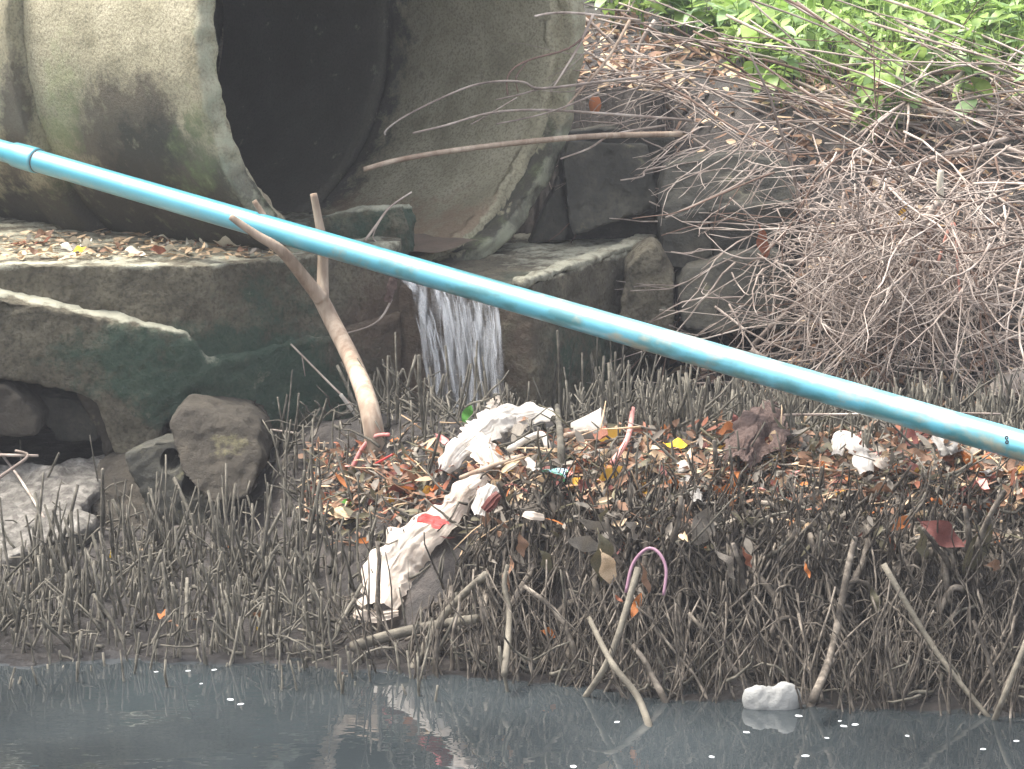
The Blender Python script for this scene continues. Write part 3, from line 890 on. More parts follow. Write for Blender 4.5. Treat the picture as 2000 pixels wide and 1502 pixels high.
vs, fs = pvc_tube([(tJ + 0.0015, PR - 0.001), (tJ + 0.0015, PR + 0.0012), (tJ + 0.004, PR + 0.0012), (tJ + 0.004, PR - 0.001)])
child('joint_ring', mesh_of('joint_ring', vs, fs, MT['twig_dark']), bp_)
# small printed figure near the end of the pipe
c0 = pipe_at(1976)
ndir = (CAM - c0); ndir -= PD * ndir.dot(PD); ndir.normalize()
side = PD.cross(ndir)
tb = Tubes()
for (du, dv) in ((-0.0015, 0.0035), (0.002, -0.0045)):
    pts = []
    for k in range(11):
        an = 2 * math.pi * k / 10
        av = (dv + 0.0030 * math.sin(an)) / PR + 0.12
        pts.append(c0 + PD * (du + 0.0026 * math.cos(an)) + (ndir * math.cos(av) - side * math.sin(av)) * (PR + 0.0003))
    tb.tube(pts, 0.0013, 0.0013, 5)
child('printed_mark', tb.mesh('printed_mark', MT['black_mark']), bp_)

fork = empty('forked_branch', hit(738, 866))
tag(fork, 'pale forked branch propping up the blue pipe', 'branch')
pf_ = pipe_at(575)
Yf = pf_.y + 0.035
b0 = hit(740, 870) + Vector((0, 0, -0.05))
tb = Tubes()
trunk = smooth_path([b0, atY(722, 800, b0.y), atY(690, 710, lerp(b0.y, Yf, 0.6)), atY(650, 630, Yf + 0.0), atY(622, 575, Yf)], 5)
tb.tube(trunk, 0.024, 0.0185, 10)
child('stem', tb.mesh('stem', MT['bark']), fork)
tb = Tubes()
tb.tube(smooth_path([atY(628, 585, Yf), atY(600, 550, Yf - 0.02), atY(550, 490, pf_.y - 0.045), atY(500, 458, pf_.y - 0.062), atY(450, 423, pf_.y - 0.075)], 5), 0.019, 0.0075, 9)
child('prong', tb.mesh('prong', MT['bark']), fork)
tb = Tubes()
tb.tube(smooth_path([atY(630, 590, Yf), atY(630, 540, Yf + 0.02), atY(630, 480, pf_.y + 0.055), atY(622, 430, pf_.y + 0.06), atY(612, 378, pf_.y + 0.06)], 5), 0.016, 0.0085, 9)
child('prong', tb.mesh('prong', MT['bark']), fork)
tb = Tubes()
tb.tube(smooth_path([atY(560, 500, pf_.y + 0.0), atY(520, 430, pf_.y + 0.06), atY(496, 392, pf_.y + 0.065)], 4), 0.010, 0.006, 8)
child('side_shoot', tb.mesh('side_shoot', MT['bark']), fork)

# ------------------------------------------------------------------ breathing roots (spikes)
rr_ = random.Random(21)
def root_path(h, rnd, lean=0.18, kink=0.3):
    a = rnd.uniform(0, 6.28); l = rnd.gauss(0, lean)
    d = Vector((math.cos(a) * l, math.sin(a) * l, 1))
    p = Vector((0, 0, -0.03)); pts = [p.copy()]
    n_ = 4
    for i in range(n_):
        p = p + d.normalized() * ((h + 0.03) / n_)
        pts.append(p.copy())
        d += Vector((rnd.gauss(0, kink), rnd.gauss(0, kink), 0)) * 0.5
    return pts
# density map in photograph pixels: (polygon-free) accept function
def sheet_gap(px, py):
    """0 on the strip where the long plastic sheet and the bags press the roots down"""
    best = 999
    for (ax_, ay_), (bx_, by_) in zip(SHEET, SHEET[1:]):
        t = max(0, min(1, ((px - ax_) * (bx_ - ax_) + (py - ay_) * (by_ - ay_)) / ((bx_ - ax_) ** 2 + (by_ - ay_) ** 2)))
        best = min(best, math.hypot(px - ax_ - t * (bx_ - ax_), (py - ay_ - t * (by_ - ay_))))
    return sm(28, 52, best)
SHEET = [(1060, 850), (930, 900), (890, 960), (900, 1010), (860, 1075), (790, 1150), (745, 1260)]
def spike_density(px, py):
    d = 0.0
    if px < 720 and py > 960: d = 0.9 if py > pw([(0, 1115), (200, 1085), (300, 1070), (500, 1040), (560, 1000)], px) else 0.03
    if 530 < px < 760 and 880 < py < 1300: d = max(d, 0.6)
    if 620 < px < 1000 and 850 < py < 1080: d = 0.22
    if 700 <= px < 1250 and 740 < py < 850: d = 0.55
    if 790 <= px < 980 and 740 < py < 840: d = 0.3
    if 1200 <= px < 2050 and 770 < py < 865: d = 1.0
    if px > 1000 and py >= 865: d = 0.24 if py < 1010 else 0.06
    if px > 720 and py > 1080: d = 0.65 if px < 960 else 0.12
    e = sheet_gap(px, py)
    return d * e
specs = []
tries = 0
while len(specs) < 3250 and tries < 60000:
    tries += 1
    x = rr_.uniform(-1.75, 1.5); y = rr_.uniform(-2.0, -0.15)
    if y < waterline(x) - 0.02 and (y < waterline(x) - 0.16 or rr_.random() < 0.72 or x > 0.1): continue
    z = max(ground(x, y), -0.03)
    px, py = proj((x, y, z))
    if px < -420 or px > 2060 or z > 0.5: continue
    if y > -0.62 and x < -0.62: continue
    if y > front_y(x) - 0.06 and x < -0.25: continue
    if rr_.random() > spike_density(px, py): continue
    if 0.62 + 0.7 * nz(x, y, 1.7, 6) < rr_.random() * 0.75: continue
    dens_h = 1.0
    h = 0.022 + 0.135 * rr_.random() ** 1.9
    if px < 640 and py < 1160: h *= 1.45
    if 700 < px < 1250 and py < 850: h *= rr_.uniform(0.7, 1.7)
    if px > 1000 and py > 865: h *= 0.75
    if y < waterline(x) + 0.12: h *= 0.8
    specs.append((x, y, z, h))
specs.sort(key=lambda s: -s[3] / (s[1] + 6.0))
variants = []
for i in range(12):
    rv = random.Random(100 + i)
    tb = Tubes(); tb.tube(root_path(0.10, rv, 0.25, 0.2), rv.uniform(0.0030, 0.0042), rv.uniform(0.0018, 0.0028), 6)
    variants.append(tb.mesh('breathing_root', MT['root']))
SPG = 'upright mangrove breathing roots in the mud'
stuff = Tubes()
idx = list(range(len(specs)))
big = specs[:420]
rr_.shuffle(big)
inview = [q for q in big if 0 < proj(q[:3])[0] < 2000]
single = inview[:300]
rest = inview[300:] + [q for q in big if not 0 < proj(q[:3])[0] < 2000] + specs[420:]
for (x, y, z, h) in single:
    o = add('breathing_root', rr_.choice(variants))
    o.location = (x, y, z); s_ = h / 0.10
    t_ = rr_.uniform(0.65, 1.5); o.scale = (t_, t_, s_)
    o.rotation_euler = (rr_.gauss(0, 0.12), rr_.gauss(0, 0.16), rr_.uniform(0, 6.28))
    tall = 'tall' if h > 0.125 else 'middling' if h > 0.1 else 'short'
    tip = o.rotation_euler.to_matrix() @ Vector((0, 0, h))
    ln_ = 'standing upright' if abs(tip.x) < 0.13 * h else ('leaning to the brush' if tip.x > 0 else 'leaning to the ledge')
    tag(o, '%s %s breathing root %s near %s' % (tall, 'thick' if t_ > 1.2 else 'thin' if t_ < 0.95 else 'grey', ln_, near((x, y, z))), 'root', SPG)
for (x, y, z, h) in rest:
    pts = [Vector((x, y, z)) + p for p in root_path(h, rr_, 0.2, 0.2)]
    stuff.tube(pts, rr_.uniform(0.0022, 0.0042), rr_.uniform(0.0013, 0.0026), 5)
# curled dead roots and fine debris between the spikes
for i in range(1300):
    x = rr_.uniform(-1.3, 1.4); y = rr_.uniform(-2.05, -0.35)
    if y < waterline(x): continue
    z = ground(x, y)
    if y > front_y(x) - 0.1 and x < -0.25: continue
    a = rr_.uniform(0, 6.28); L = rr_.uniform(0.04, 0.14)
    p = Vector((x, y, z + rr_.uniform(0.0, 0.03))); pts = [p]
    b = rr_.uniform(-0.3, 0.9)
    for k in range(4):
        p = p + Vector((math.cos(a), math.sin(a) * 0.7, math.sin(b))) * (L / 4)
        a += rr_.gauss(0, 0.6); b += rr_.gauss(0, 0.5)
        pts.append(p)
    stuff.tube(pts, rr_.uniform(0.002, 0.0045), 0.0015, 5)
o = add('root_thicket', stuff.mesh('root_thicket', MT['root']))
tag(o, 'dense thicket of grey root spikes covering the mud', 'roots', kind='stuff')

# ------------------------------------------------------------------ hanging and tangled roots on the front of the mound
rh = random.Random(77)
def front_root(rnd):
    x = rnd.uniform(-0.30, 1.05)
    kind = rnd.random()
    w = rnd.uniform(0.17, 0.42)
    y = waterline(x) + w
    z = ground(x, y)
    L = rnd.uniform(0.10, 0.34)
    p = Vector((x, y, z + 0.015)); pts = [p.copy()]
    if kind < 0.46:                 # hangs down over the lip
        d = Vector((rnd.gauss(0, 0.16), -rnd.uniform(0.25, 0.9), -0.75))
        n_ = 7
        for i in range(n_):
            q = p + d.normalized() * (L / n_)
            g = ground(q.x, q.y)
            if q.z < g: q.z = g + 0.006
            q.z = max(q.z, -0.02)
            if q.y < waterline(q.x) - 0.03: q.y = waterline(q.x) - 0.03
            p = q; pts.append(p.copy())
            d += Vector((rnd.gauss(0, 0.34), 0.10 + rnd.gauss(0, 0.16), -0.25 + rnd.gauss(0, 0.2)))
    elif kind < 0.60:               # stands at the foot and props the lip
        y = waterline(x) + rnd.uniform(-0.03, 0.12)
        p = Vector((x, y, -0.02)); pts = [p.copy()]
        d = Vector((rnd.gauss(0, 0.38), rnd.uniform(0.1, 0.6), 1.0))
        for i in range(6):
            p = p + d.normalized() * (rnd.uniform(0.7, 1.0) * L * 0.9 / 6); pts.append(p.copy())
            d += Vector((rnd.gauss(0, 0.18), rnd.gauss(0, 0.12), 0.0))
    elif kind < 0.82:               # spike that leans out
        L *= 0.5 if w > 0.22 else 0.9
        d = Vector((rnd.gauss(0, 0.35), -0.5, 0.8))
        for i in range(5):
            p = p + d.normalized() * (L * 0.6 / 5); pts.append(p.copy())
            d += Vector((rnd.gauss(0, 0.3), rnd.gauss(0, 0.2), 0.25))
    else:                           # curl
        a = rnd.uniform(0, 6.28); s = rnd.choice((-1, 1)); r = rnd.uniform(0.012, 0.04); drop = rnd.uniform(0, 0.2)
        for i in range(8):
            an = a + s * i * 0.55
            pts.append(p + Vector((math.cos(an) * r, -drop * 0.45 - 0.02 - 0.003 * i, -drop + math.sin(an) * r)))
        pts = pts[1:]
    return pts
fr = []
for i in range(4300):
    pts = front_root(rh)
    if nz(pts[0].x, 4.2, 0, 9) + 0.5 * nz(pts[0].x, pts[0].z, 0, 25) < -0.2 and rh.random() < 0.6: continue
    r0 = rh.uniform(0.0011, 0.0033) if rh.random() < 0.95 else rh.uniform(0.004, 0.008)
    if sheet_gap(*proj(pts[0])) < rh.random() or sheet_gap(*proj(pts[-1])) < 0.3: continue
    ln = sum((pts[i + 1] - pts[i]).length for i in range(len(pts) - 1))
    fr.append((ln * r0, pts, r0))
fr.sort(key=lambda t: -t[0])
stuff = Tubes()
for k, (sc, pts, r0) in enumerate(fr):
    if k < 260:
        base = pts[0]
        tb = Tubes(); tb.tube([p - base for p in pts], r0, r0 * 0.55, 7)
        o = add('hanging_root', tb.mesh('hanging_root', MT['mud_root'])); o.location = base
        tag(o, '%s %s mud-caked root %s near %s' % ('thick' if r0 > 0.0055 else 'thin' if r0 < 0.0035 else 'middling', {'level': 'level', 'steep': 'hanging', 'falling': 'slanting', 'rising': 'leaning'}[slant(pts[0], pts[-1])], 'high up' if pts[len(pts) // 2].z > 0.2 else 'half-way up' if pts[len(pts) // 2].z > 0.1 else 'low down', near(pts[len(pts) // 2])), 'root', 'muddy roots trailing down the mound front')
    else:
        stuff.tube(pts, r0, r0 * 0.5, 5)
o = add('root_tangle', stuff.mesh('root_tangle', MT['mud_root']))
tag(o, 'tangle of fine muddy roots on the mound front', 'roots', kind='stuff')

# ------------------------------------------------------------------ brush of dry twigs on the slope
rb = random.Random(3)
def bent(p, d, L, n_, wob, sag, clear, rnd):
    p = Vector(p); d = Vector(d).normalized(); pts = [p.copy()]
    for i in range(n_):
        q = p + d * (L / n_)
        g = ground(q.x, q.y) + clear
        if q.z < g: q.z = lerp(q.z, g, 0.8)
        p = q; pts.append(p.copy())
        d = (d + Vector((rnd.gauss(0, wob), rnd.gauss(0, wob), rnd.gauss(0, wob) - sag))).normalized()
    return pts
brush = []
def make_twig(p, d, L, r, wob=0.10, sag=0.03, clear=0.01, sides=2):
    main = bent(p, d, L, 8, wob, sag, clear, rb)
    parts = [(main, r, r * 0.35)]
    for s in range(rb.randint(0, sides)):
        i = rb.randint(2, 6)
        dd = (main[i + 1] - main[i]).normalized()
        dd = dd + Vector((rb.gauss(0, 0.5), rb.gauss(0, 0.5), rb.gauss(0, 0.4)))
        parts.append((bent(main[i], dd, L * rb.uniform(0.2, 0.45), 5, wob * 1.3, sag, clear, rb), r * 0.55, r * 0.25))
    brush.append((L * r / (main[4].y + 6), parts))
# crossing layer over the whole slope
for i in range(620):
    x = rb.uniform(0.12, 1.75); y = rb.uniform(-0.35, 1.35)
    if x < 0.45 and y < 0.42: continue
    if y < pw([(0.4, 0.45), (0.6, 0.15), (0.8, -0.3), (2, -0.45)], x): continue
    if y > 0.5 and rb.random() < (y - 0.5) / 0.4: continue
    z = ground(x, y) + rb.uniform(0.01, 0.15)
    k = rb.random()
    if k < 0.38: d = Vector((0.9, -0.35 + rb.gauss(0, 0.5), -0.35 + rb.gauss(0, 0.35)))
    elif k < 0.66: d = Vector((rb.choice((-1, 1)), rb.gauss(0, 0.35), rb.gauss(0, 0.12)))
    elif k < 0.9: d = Vector((-0.8, -0.4 + rb.gauss(0, 0.3), -0.5 + rb.gauss(0, 0.3)))
    else: d = Vector((rb.gauss(0, 0.6), rb.gauss(0, 0.4), 0.5))
    L = rb.uniform(0.25, 0.85)
    st = Vector((x, y, z)) - d.normalized() * L * 0.4
    st.z = max(st.z, ground(st.x, st.y) + 0.01)
    if st.x < 0.2 and st.y < 0.6: st.z = max(st.z, 0.80)
    make_twig(st, d, L, rb.uniform(0.0018, 0.0042) if rb.random() < 0.9 else rb.uniform(0.005, 0.008))
for i in range(46):
    p = atY(rb.uniform(1150, 1800), rb.uniform(-40, 230), rb.uniform(0.5, 0.9))
    p.z = max(p.z, ground(p.x, p.y) + 0.05)
    make_twig(p, Vector((1.0, rb.gauss(-0.55, 0.4), rb.gauss(-0.40, 0.25))), rb.uniform(0.5, 1.2), rb.uniform(0.0025, 0.0048), 0.05, 0.005, 0.02, 2)
# fan drooping over the lower slope
for i in range(420):
    px0 = rb.gauss(1730, 120); py0 = rb.gauss(500, 95)
    Y0 = rb.uniform(-0.25, 0.15)
    p = atY(px0, py0, Y0)
    p.z = max(p.z, ground(p.x, p.y) + 0.02)
    a = rb.gauss(-1.9, 0.95)        # angle in the vertical picture plane, pointing down and to the side
    d = Vector((math.cos(a), -0.55 + rb.gauss(0, 0.3), math.sin(a) * 0.8))
    make_twig(p, d, rb.uniform(0.18, 0.52), rb.uniform(0.0014, 0.0036), 0.17, 0.0, 0.015, 3)
for i in range(26):
    p = atY(rb.uniform(1330, 1640), rb.uniform(230, 400), rb.uniform(0.15, 0.4))
    p.z = max(p.z, ground(p.x, p.y) + 0.02)
    make_twig(p, Vector((-0.9, rb.gauss(-0.45, 0.3), rb.gauss(-0.35, 0.35))), rb.uniform(0.15, 0.38), rb.uniform(0.0013, 0.003), 0.15, 0.01, 0.0, 3)
# arcs at the edge of the photo
for i in range(110):
    p = atY(rb.uniform(1750, 2120), rb.uniform(330, 640), rb.uniform(-0.45, 0.1))
    p.z = max(p.z, ground(p.x, p.y) + 0.02)
    a = rb.gauss(-2.0, 0.9)
    make_twig(p, Vector((math.cos(a), -0.5 + rb.gauss(0, 0.3), math.sin(a) * 0.7)), rb.uniform(0.25, 0.55), rb.uniform(0.0018, 0.004), 0.14, 0.0, 0.015, 2)
# tips reaching from the slope towards the big pipe
for i in range(60):
    p = atY(rb.uniform(1180, 1420), rb.uniform(20, 330), rb.uniform(0.45, 0.75))
    p.z = max(p.z, ground(p.x, p.y) + 0.02)
    make_twig(p, Vector((-1, rb.gauss(-0.15, 0.2), rb.gauss(-0.05, 0.25))), rb.uniform(0.15, 0.36), rb.uniform(0.0016, 0.003), 0.12, 0.01, 0.0, 2)
brush.sort(key=lambda t: -t[0])
pool = brush[:380]; rb.shuffle(pool)
stuff = Tubes()
for k, (sc, parts) in enumerate(pool + brush[380:]):
    if k < 290:
        base = parts[0][0][0]
        tb = Tubes()
        for (pts, r0, r1) in parts: tb.tube([q - base for q in pts], r0, r1, 6)
        mt = MT['twig_dark'] if rb.random() < 0.28 else MT['twig']
        o = add('dry_twig', tb.mesh('dry_twig', mt)); o.location = base
        q_ = parts[0][0]
        tag(o, '%s %s twig %s, %s, near %s' % ('pale' if mt is MT['twig'] else 'dark', 'stout' if parts[0][1] > 0.0045 else 'slender', {'level': 'lying level', 'steep': 'standing steep', 'falling': 'sloping from the pipe', 'rising': 'sloping to the pipe'}[slant(q_[0], q_[-1])], ('unbranched', 'one shoot', 'two shoots', 'three shoots')[len(parts) - 1], near(q_[4], BMARKS)), 'twig', 'dry twigs of the brush heap')
    else:
        for (pts, r0, r1) in parts: stuff.tube(pts, r0, r1, 5)
o = add('brush_tangle', stuff.mesh('brush_tangle', MT['twig']))
tag(o, 'tangle of fine dry twigs over the slope', 'brush', kind='stuff')

# leaf litter and bark crumbs on the slope
rl = random.Random(8)
for nm, mt, cnt, lab in (('leaf_litter', 'leaf_brown', 2600, 'brown leaf litter covering the slope under the dry twigs'), ('pale_litter', 'leaf_tan', 1500, 'pale dry bark and leaf crumbs on the slope')):
    tb = Tubes()
    for i in range(cnt):
        x = rl.uniform(0.1, 2.0); y = rl.uniform(-0.5, 1.9)
        if y < pw([(0.1, 0.55), (0.4, 0.45), (0.6, 0.1), (0.8, -0.35), (2, -0.5)], x): continue
        z = ground(x, y) + rl.uniform(0.0, 0.03)
        a = rl.uniform(0, 6.28)
        tb.blade((x, y, z), (math.cos(a), math.sin(a), rl.gauss(0, 0.45)), (rl.gauss(0, 0.5), rl.gauss(-0.3, 0.5), 1), rl.uniform(0.02, 0.07), rl.uniform(0.006, 0.03), rl.uniform(-0.3, 0.5), rl.uniform(0, 0.6), 3)
    o = add(nm, tb.mesh(nm, MT[mt])); tag(o, lab, 'litter', kind='stuff')
# matted litter on the mound: crumbled leaves of many browns
tb = Tubes(); mats_ = []
cols_ = ['grey', 'brown', 'rust', 'orange', 'tan', 'maroon', 'olive', 'pink']
for i in range(5200):
    px = rl.uniform(600, 2050); py = rl.gauss(925, 45) if rl.random() < 0.8 else rl.uniform(900, 1090)
    if px < 1000: py = rl.gauss(965, 50)
    if py < 846 or py > 1150 or (px < 760 and py < 880): continue
    if sheet_gap(px, py) < 0.5 and rl.random() < 0.7: continue
    p = hit(px, py) + Vector((0, 0, rl.uniform(0.0, 0.035)))
    a = rl.uniform(0, 6.28)
    n0 = len(tb.f)
    big_ = rl.random() < 0.3
    tb.blade(p, (math.cos(a), math.sin(a), rl.gauss(0, 0.55)), (rl.gauss(0, 0.6), rl.gauss(-0.4, 0.6), 1), rl.uniform(0.025, 0.05) if big_ else rl.uniform(0.01, 0.04), rl.uniform(0.01, 0.018) if big_ else rl.uniform(0.003, 0.011), rl.uniform(-0.5, 0.7), rl.uniform(0, 0.8), 4)
    k = rl.choices(range(8), [36, 30, 7, 2, 9, 3, 16, 2])[0] if py < 1010 else rl.choices(range(8), [40, 20, 4, 3, 2, 2, 25, 1])[0]
    mats_ += [k] * (len(tb.f) - n0)
for i in range(420):
    px = rl.uniform(620, 2050); py = rl.gauss(945, 55)
    if py < 850 or py > 1120 or (px < 780 and py < 890) or sheet_gap(px, py) < 0.5: continue
    p = hit(px, py) + Vector((0, 0, rl.uniform(0.01, 0.04)))
    a = rl.uniform(0, 6.28); L = rl.uniform(0.03, 0.11)
    d = Vector((math.cos(a), 0.6 * math.sin(a), rl.gauss(0, 0.35))) * L
    n0 = len(tb.f)
    tb.tube([p, p + d * 0.5 + Vector((0, 0, rl.uniform(-0.004, 0.008))), p + d], rl.uniform(0.0012, 0.0032), 0.001, 5)
    mats_ += [rl.choice((0, 1, 4, 4, 6))] * (len(tb.f) - n0)
me = tb.mesh('mound_litter', MT['leaf_grey'])
for c_ in cols_[1:]: me.materials.append(MT['leaf_' + c_])
me.polygons.foreach_set('material_index', mats_)
o = add('mound_litter', me); tag(o, 'matted brown and orange leaf litter on the mud mound', 'litter', kind='stuff')

# ------------------------------------------------------------------ fallen leaves
LV = []
for i in range(8):
    rv = random.Random(50 + i)
    tb = Tubes()
    tb.blade((-0.5, 0, 0), (1, 0, 0), (0, 0, 1), 1.0, rv.uniform(0.30, 0.46), rv.uniform(-0.35, 0.35), rv.uniform(0.1, 0.75), 8)
    tb.tube([(-0.62, 0, 0.01), (-0.5, 0, 0), (-0.3, 0, -0.002)], 0.012, 0.01, 4)
    ph = rv.uniform(0, 6); rl_ = rv.uniform(-1.6, 1.6); tw = rv.uniform(-0.9, 0.9)
    tb.v = [Vector((v[0], v[1] * math.cos(tw * v[0]) , v[2] + 0.05 * math.sin(9 * v[0] + ph) * (1 + 6 * abs(v[1])) + rl_ * v[1] * abs(v[1]) * 2 + v[1] * math.sin(tw * v[0]))) for v in tb.v]
    LV.append(tb)
LM = {}
def leaf(colr, p, L, rnd, label, group, name='fallen_leaf', rot=None, wide=1.0):
    v = rnd.randrange(len(LV))
    key = (colr, v)
    if key not in LM: LM[key] = LV[v].mesh('fallen_leaf', MT['leaf_' + colr])
    o = add(name, LM[key]); o.location = p
    o.scale = (L, L * wide, L)
    o.rotation_euler = rot if rot else (rnd.gauss(0, 0.55), rnd.gauss(0, 0.45), rnd.uniform(0, 6.28))
    tag(o, label, 'leaf', group)
    return o
rv = random.Random(31)
LN = {'orange': 'small orange fallen leaf among the litter on the mound', 'rust': 'rust-brown fallen leaf among the litter on the mound', 'tan': 'tan dry leaf among the litter on the mound', 'brown': 'dull brown dead leaf among the litter on the mound',
      'maroon': 'dark red-brown curled leaf among the litter on the mound', 'pink': 'pinkish faded leaf among the litter on the mound', 'ochre': 'ochre yellow fallen leaf among the litter on the mound', 'grey': 'grey withered leaf among the litter on the mound', 'pale': 'bleached whitish leaf scrap among the litter on the mound', 'olive': 'olive-grey limp leaf on the mound'}
for i in range(205):
    if i < 50: px, py = rv.uniform(630, 1000), rv.gauss(960, 55)
    else: px, py = rv.uniform(1000, 2030), rv.gauss(925, 48)
    if py < 850: py = rv.uniform(870, 960)
    if px < 760 and py < 880: py += 60
    p = hit(px, py) + Vector((0, 0, rv.uniform(0.012, 0.045)))
    c = rv.choices(['orange', 'rust', 'tan', 'brown', 'maroon', 'pink', 'ochre', 'grey', 'pale'], [18, 20, 14, 30, 10, 6, 6, 14, 3])[0]
    L_ = 0.022 + 0.05 * rv.random() ** 1.6
    leaf(c, p, L_, rv, LN[c].replace('among the litter on the mound', 'in the litter near ' + near(p)) if L_ < 0.045 else 'large ' + LN[c].replace('small ', '').replace('among the litter on the mound', 'in the litter near ' + near(p)), c + ' leaves on the mound')
for i in range(26):
    px, py = rv.uniform(900, 2000), 1000 + 230 * rv.random() ** 1.5
    p = hit2(px, py) + Vector((0, 0.035, 0.0))
    c = rv.choices(['olive', 'brown', 'orange', 'rust', 'grey'], [10, 6, 3, 3, 6])[0]
    lab = {'olive': LN['olive'], 'brown': 'brown limp leaf on the mound', 'orange': 'small orange leaf on the mound', 'rust': 'small rusty leaf on the mound', 'grey': 'grey muddy leaf on the mound'}[c]
    leaf(c, p, rv.uniform(0.035, 0.075) if c in ('olive', 'brown', 'grey') else rv.uniform(0.02, 0.034), rv, lab + ' near ' + near(p), c + ' leaves on the mound front', rot=(rv.gauss(1.0, 0.4), rv.gauss(1.2, 0.4), rv.gauss(0, 0.6)))
for i in range(12):
    px, py = rv.uniform(30, 640), rv.uniform(1080, 1270)
    p = hit(px, py) + Vector((0, 0, 0.02))
    c = rv.choice(['orange', 'grey', 'brown', 'tan', 'grey'])
    leaf(c, p, rv.uniform(0.02, 0.045), rv, c + ' leaf scrap between the root spikes near ' + near(p), c + ' leaf scraps between the root spikes')
for i in range(42):
    px, py = rv.uniform(-20, 520), rv.uniform(462, 506)
    p = atZ(px, py, ZT) + Vector((0, 0, 0.012))
    c = rv.choices(['brown', 'tan', 'pale', 'rust', 'grey'], [10, 8, 12, 4, 4])[0]
    leaf(c, p, rv.uniform(0.03, 0.07), rv, {'brown': 'brown', 'tan': 'tan', 'pale': 'bleached', 'rust': 'reddish', 'grey': 'grey'}[c] + ' dry leaf on the headwall ledge, ' + ('at its front edge' if py > 490 else 'close under the big pipe' if py < 474 else 'half-way back') + (', by the forked branch' if px > 380 else ', by the pipe socket' if px < 130 else ''), 'leaves on the headwall ledge', rot=(rv.gauss(0, 0.2), rv.gauss(0, 0.2), rv.uniform(0, 6.28)))
tb = Tubes()
for i in range(420):
    px, py = rv.uniform(-60, 560), rv.uniform(456, 508)
    p = atZ(px, py, ZT) + Vector((0, 0, 0.006))
    a = rv.uniform(0, 6.28)
    if p.y < front_y(p.x) + 0.015: continue
    tb.blade(p, (math.cos(a), math.sin(a), rv.gauss(0, 0.15)), (rv.gauss(0, 0.25), rv.gauss(0, 0.25), 1), rv.uniform(0.015, 0.05), rv.uniform(0.006, 0.02), rv.uniform(-0.2, 0.3), rv.uniform(0, 0.4), 3)
o = add('ledge_litter', tb.mesh('ledge_litter', MT['leaf_tan'])); tag(o, 'pale crumbled leaf litter on the headwall ledge', 'litter', kind='stuff')
def hero_leaf(colr, px, py, L, label, rot, lift=0.03, wide=1.0, name='fallen_leaf', Y=None):
    p = (hit2(px, py) + Vector((0, -0.01 if py < 1010 else 0.03, lift if py < 1010 else 0.0))) if Y is None else atY(px, py, Y)
    return leaf(colr, p, L, rv, label, None, name, rot, wide)
hero_leaf('yellow', 1320, 915, 0.046, 'bright yellow oval leaf on the mound litter', (0.6, 0.1, -0.3), 0.05, 1.5)
hero_leaf('ochre', 1192, 960, 0.055, 'large ochre leaf standing on edge below the bright yellow one', (1.1, -0.5, 0.2), 0.04, 1.3)
hero_leaf('yellow', 40 + 115, 492, 0.035, 'small yellow leaf on the headwall ledge', (0.1, 0, 0.2), 0, 1, Y=-0.42)
hero_leaf('rust', 310, 487, 0.04, 'reddish curled leaf on the headwall ledge standing upright', (0.9, 0, 0.3), 0, 1.2, Y=-0.44)
hero_leaf('orange', 1425, 878, 0.05, 'orange leaf beside the brown wrinkled lump', (0.5, 0, 0.1), 0.04, 1.2)
hero_leaf('maroon', 1148, 985, 0.075, 'long dark maroon leaf hanging under the green wrapper', (1.3, 1.1, 0.3), 0.02, 1.0)
hero_leaf('tan', 1188, 985, 0.06, 'pale brown leaf hanging beside the maroon leaf', (1.2, 1.0, -0.5), 0.02, 1.0)
hero_leaf('tan', 1523, 972, 0.07, 'broad pale tan leaf hanging below the brown lump', (1.2, -1.0, 0.3), 0.02, 1.3)
hero_leaf('orange', 1765, 1030, 0.04, 'orange leaf in a hole on the mound front', (0.9, -0.6, 0.2), 0.02, 1.2)
hero_leaf('maroon', 1840, 1055, 0.085, 'long reddish leaf curving down the mound front', (0.9, 0.7, -0.1), 0.03, 0.9)
hero_leaf('olive', 1915, 1080, 0.11, 'big olive-grey leaf hanging on the mound front', (1.2, -1.1, 0.2), 0.03, 0.8)
hero_leaf('olive', 1180, 1100, 0.10, 'folded olive leaf hanging above the pink strap', (1.3, 1.4, 0.3), 0.03, 0.9)
hero_leaf('tan', 1190, 1120, 0.07, 'orange-tinged pale leaf hanging left of the pink strap', (1.2, 1.2, 0.1), 0.03, 1.1)
hero_leaf('orange', 1075, 1245, 0.03, 'orange leaf scrap low on the mound front above the water', (0.9, 0.3, 0.1), 0.03, 1.8)
hero_leaf('orange', 1245, 1190, 0.05, 'orange leaf on the tip of the leaning stick', (1.2, -1.2, 0.2), 0.03, 1.0)
hero_leaf('grey', 1375, 1035, 0.075, 'grey triangular leaf propped on the mound front', (1.2, -1.2, 0.6), 0.03, 1.6)
hero_leaf('green', 913, 838, 0.042, 'fresh green leaf standing between the root spikes', (1.2, -1.1, 0.4), 0.035, 1.6)
hero_leaf('green', 680, 1005, 0.03, 'small yellow-green leaf among the litter by the root spikes', (0.5, 0.2, 0.6), 0.03, 1.5)
hero_leaf('rust', 1490, 475, 0.085, 'reddish dry leaf hanging on a twig before the dark block', (1.35, 1.35, 0.1), 0, 1.3, Y=-0.02)
hero_leaf('ochre', 1762, 420, 0.05, 'yellowish leaf hanging in the brush heap', (1.35, -1.2, 0.1), 0, 1.0, Y=-0.15)
hero_leaf('yellow', 213, 1100, 0.035, 'orange-yellow strip of leaf among the root spikes by the pale slab', (1.4, 1.5, 0.0), 0.02, 0.8)
hero_leaf('yellow', 503, 1245, 0.03, 'yellow leaf tip at the water edge', (1.4, 1.2, 0.0), 0.01, 1.0)

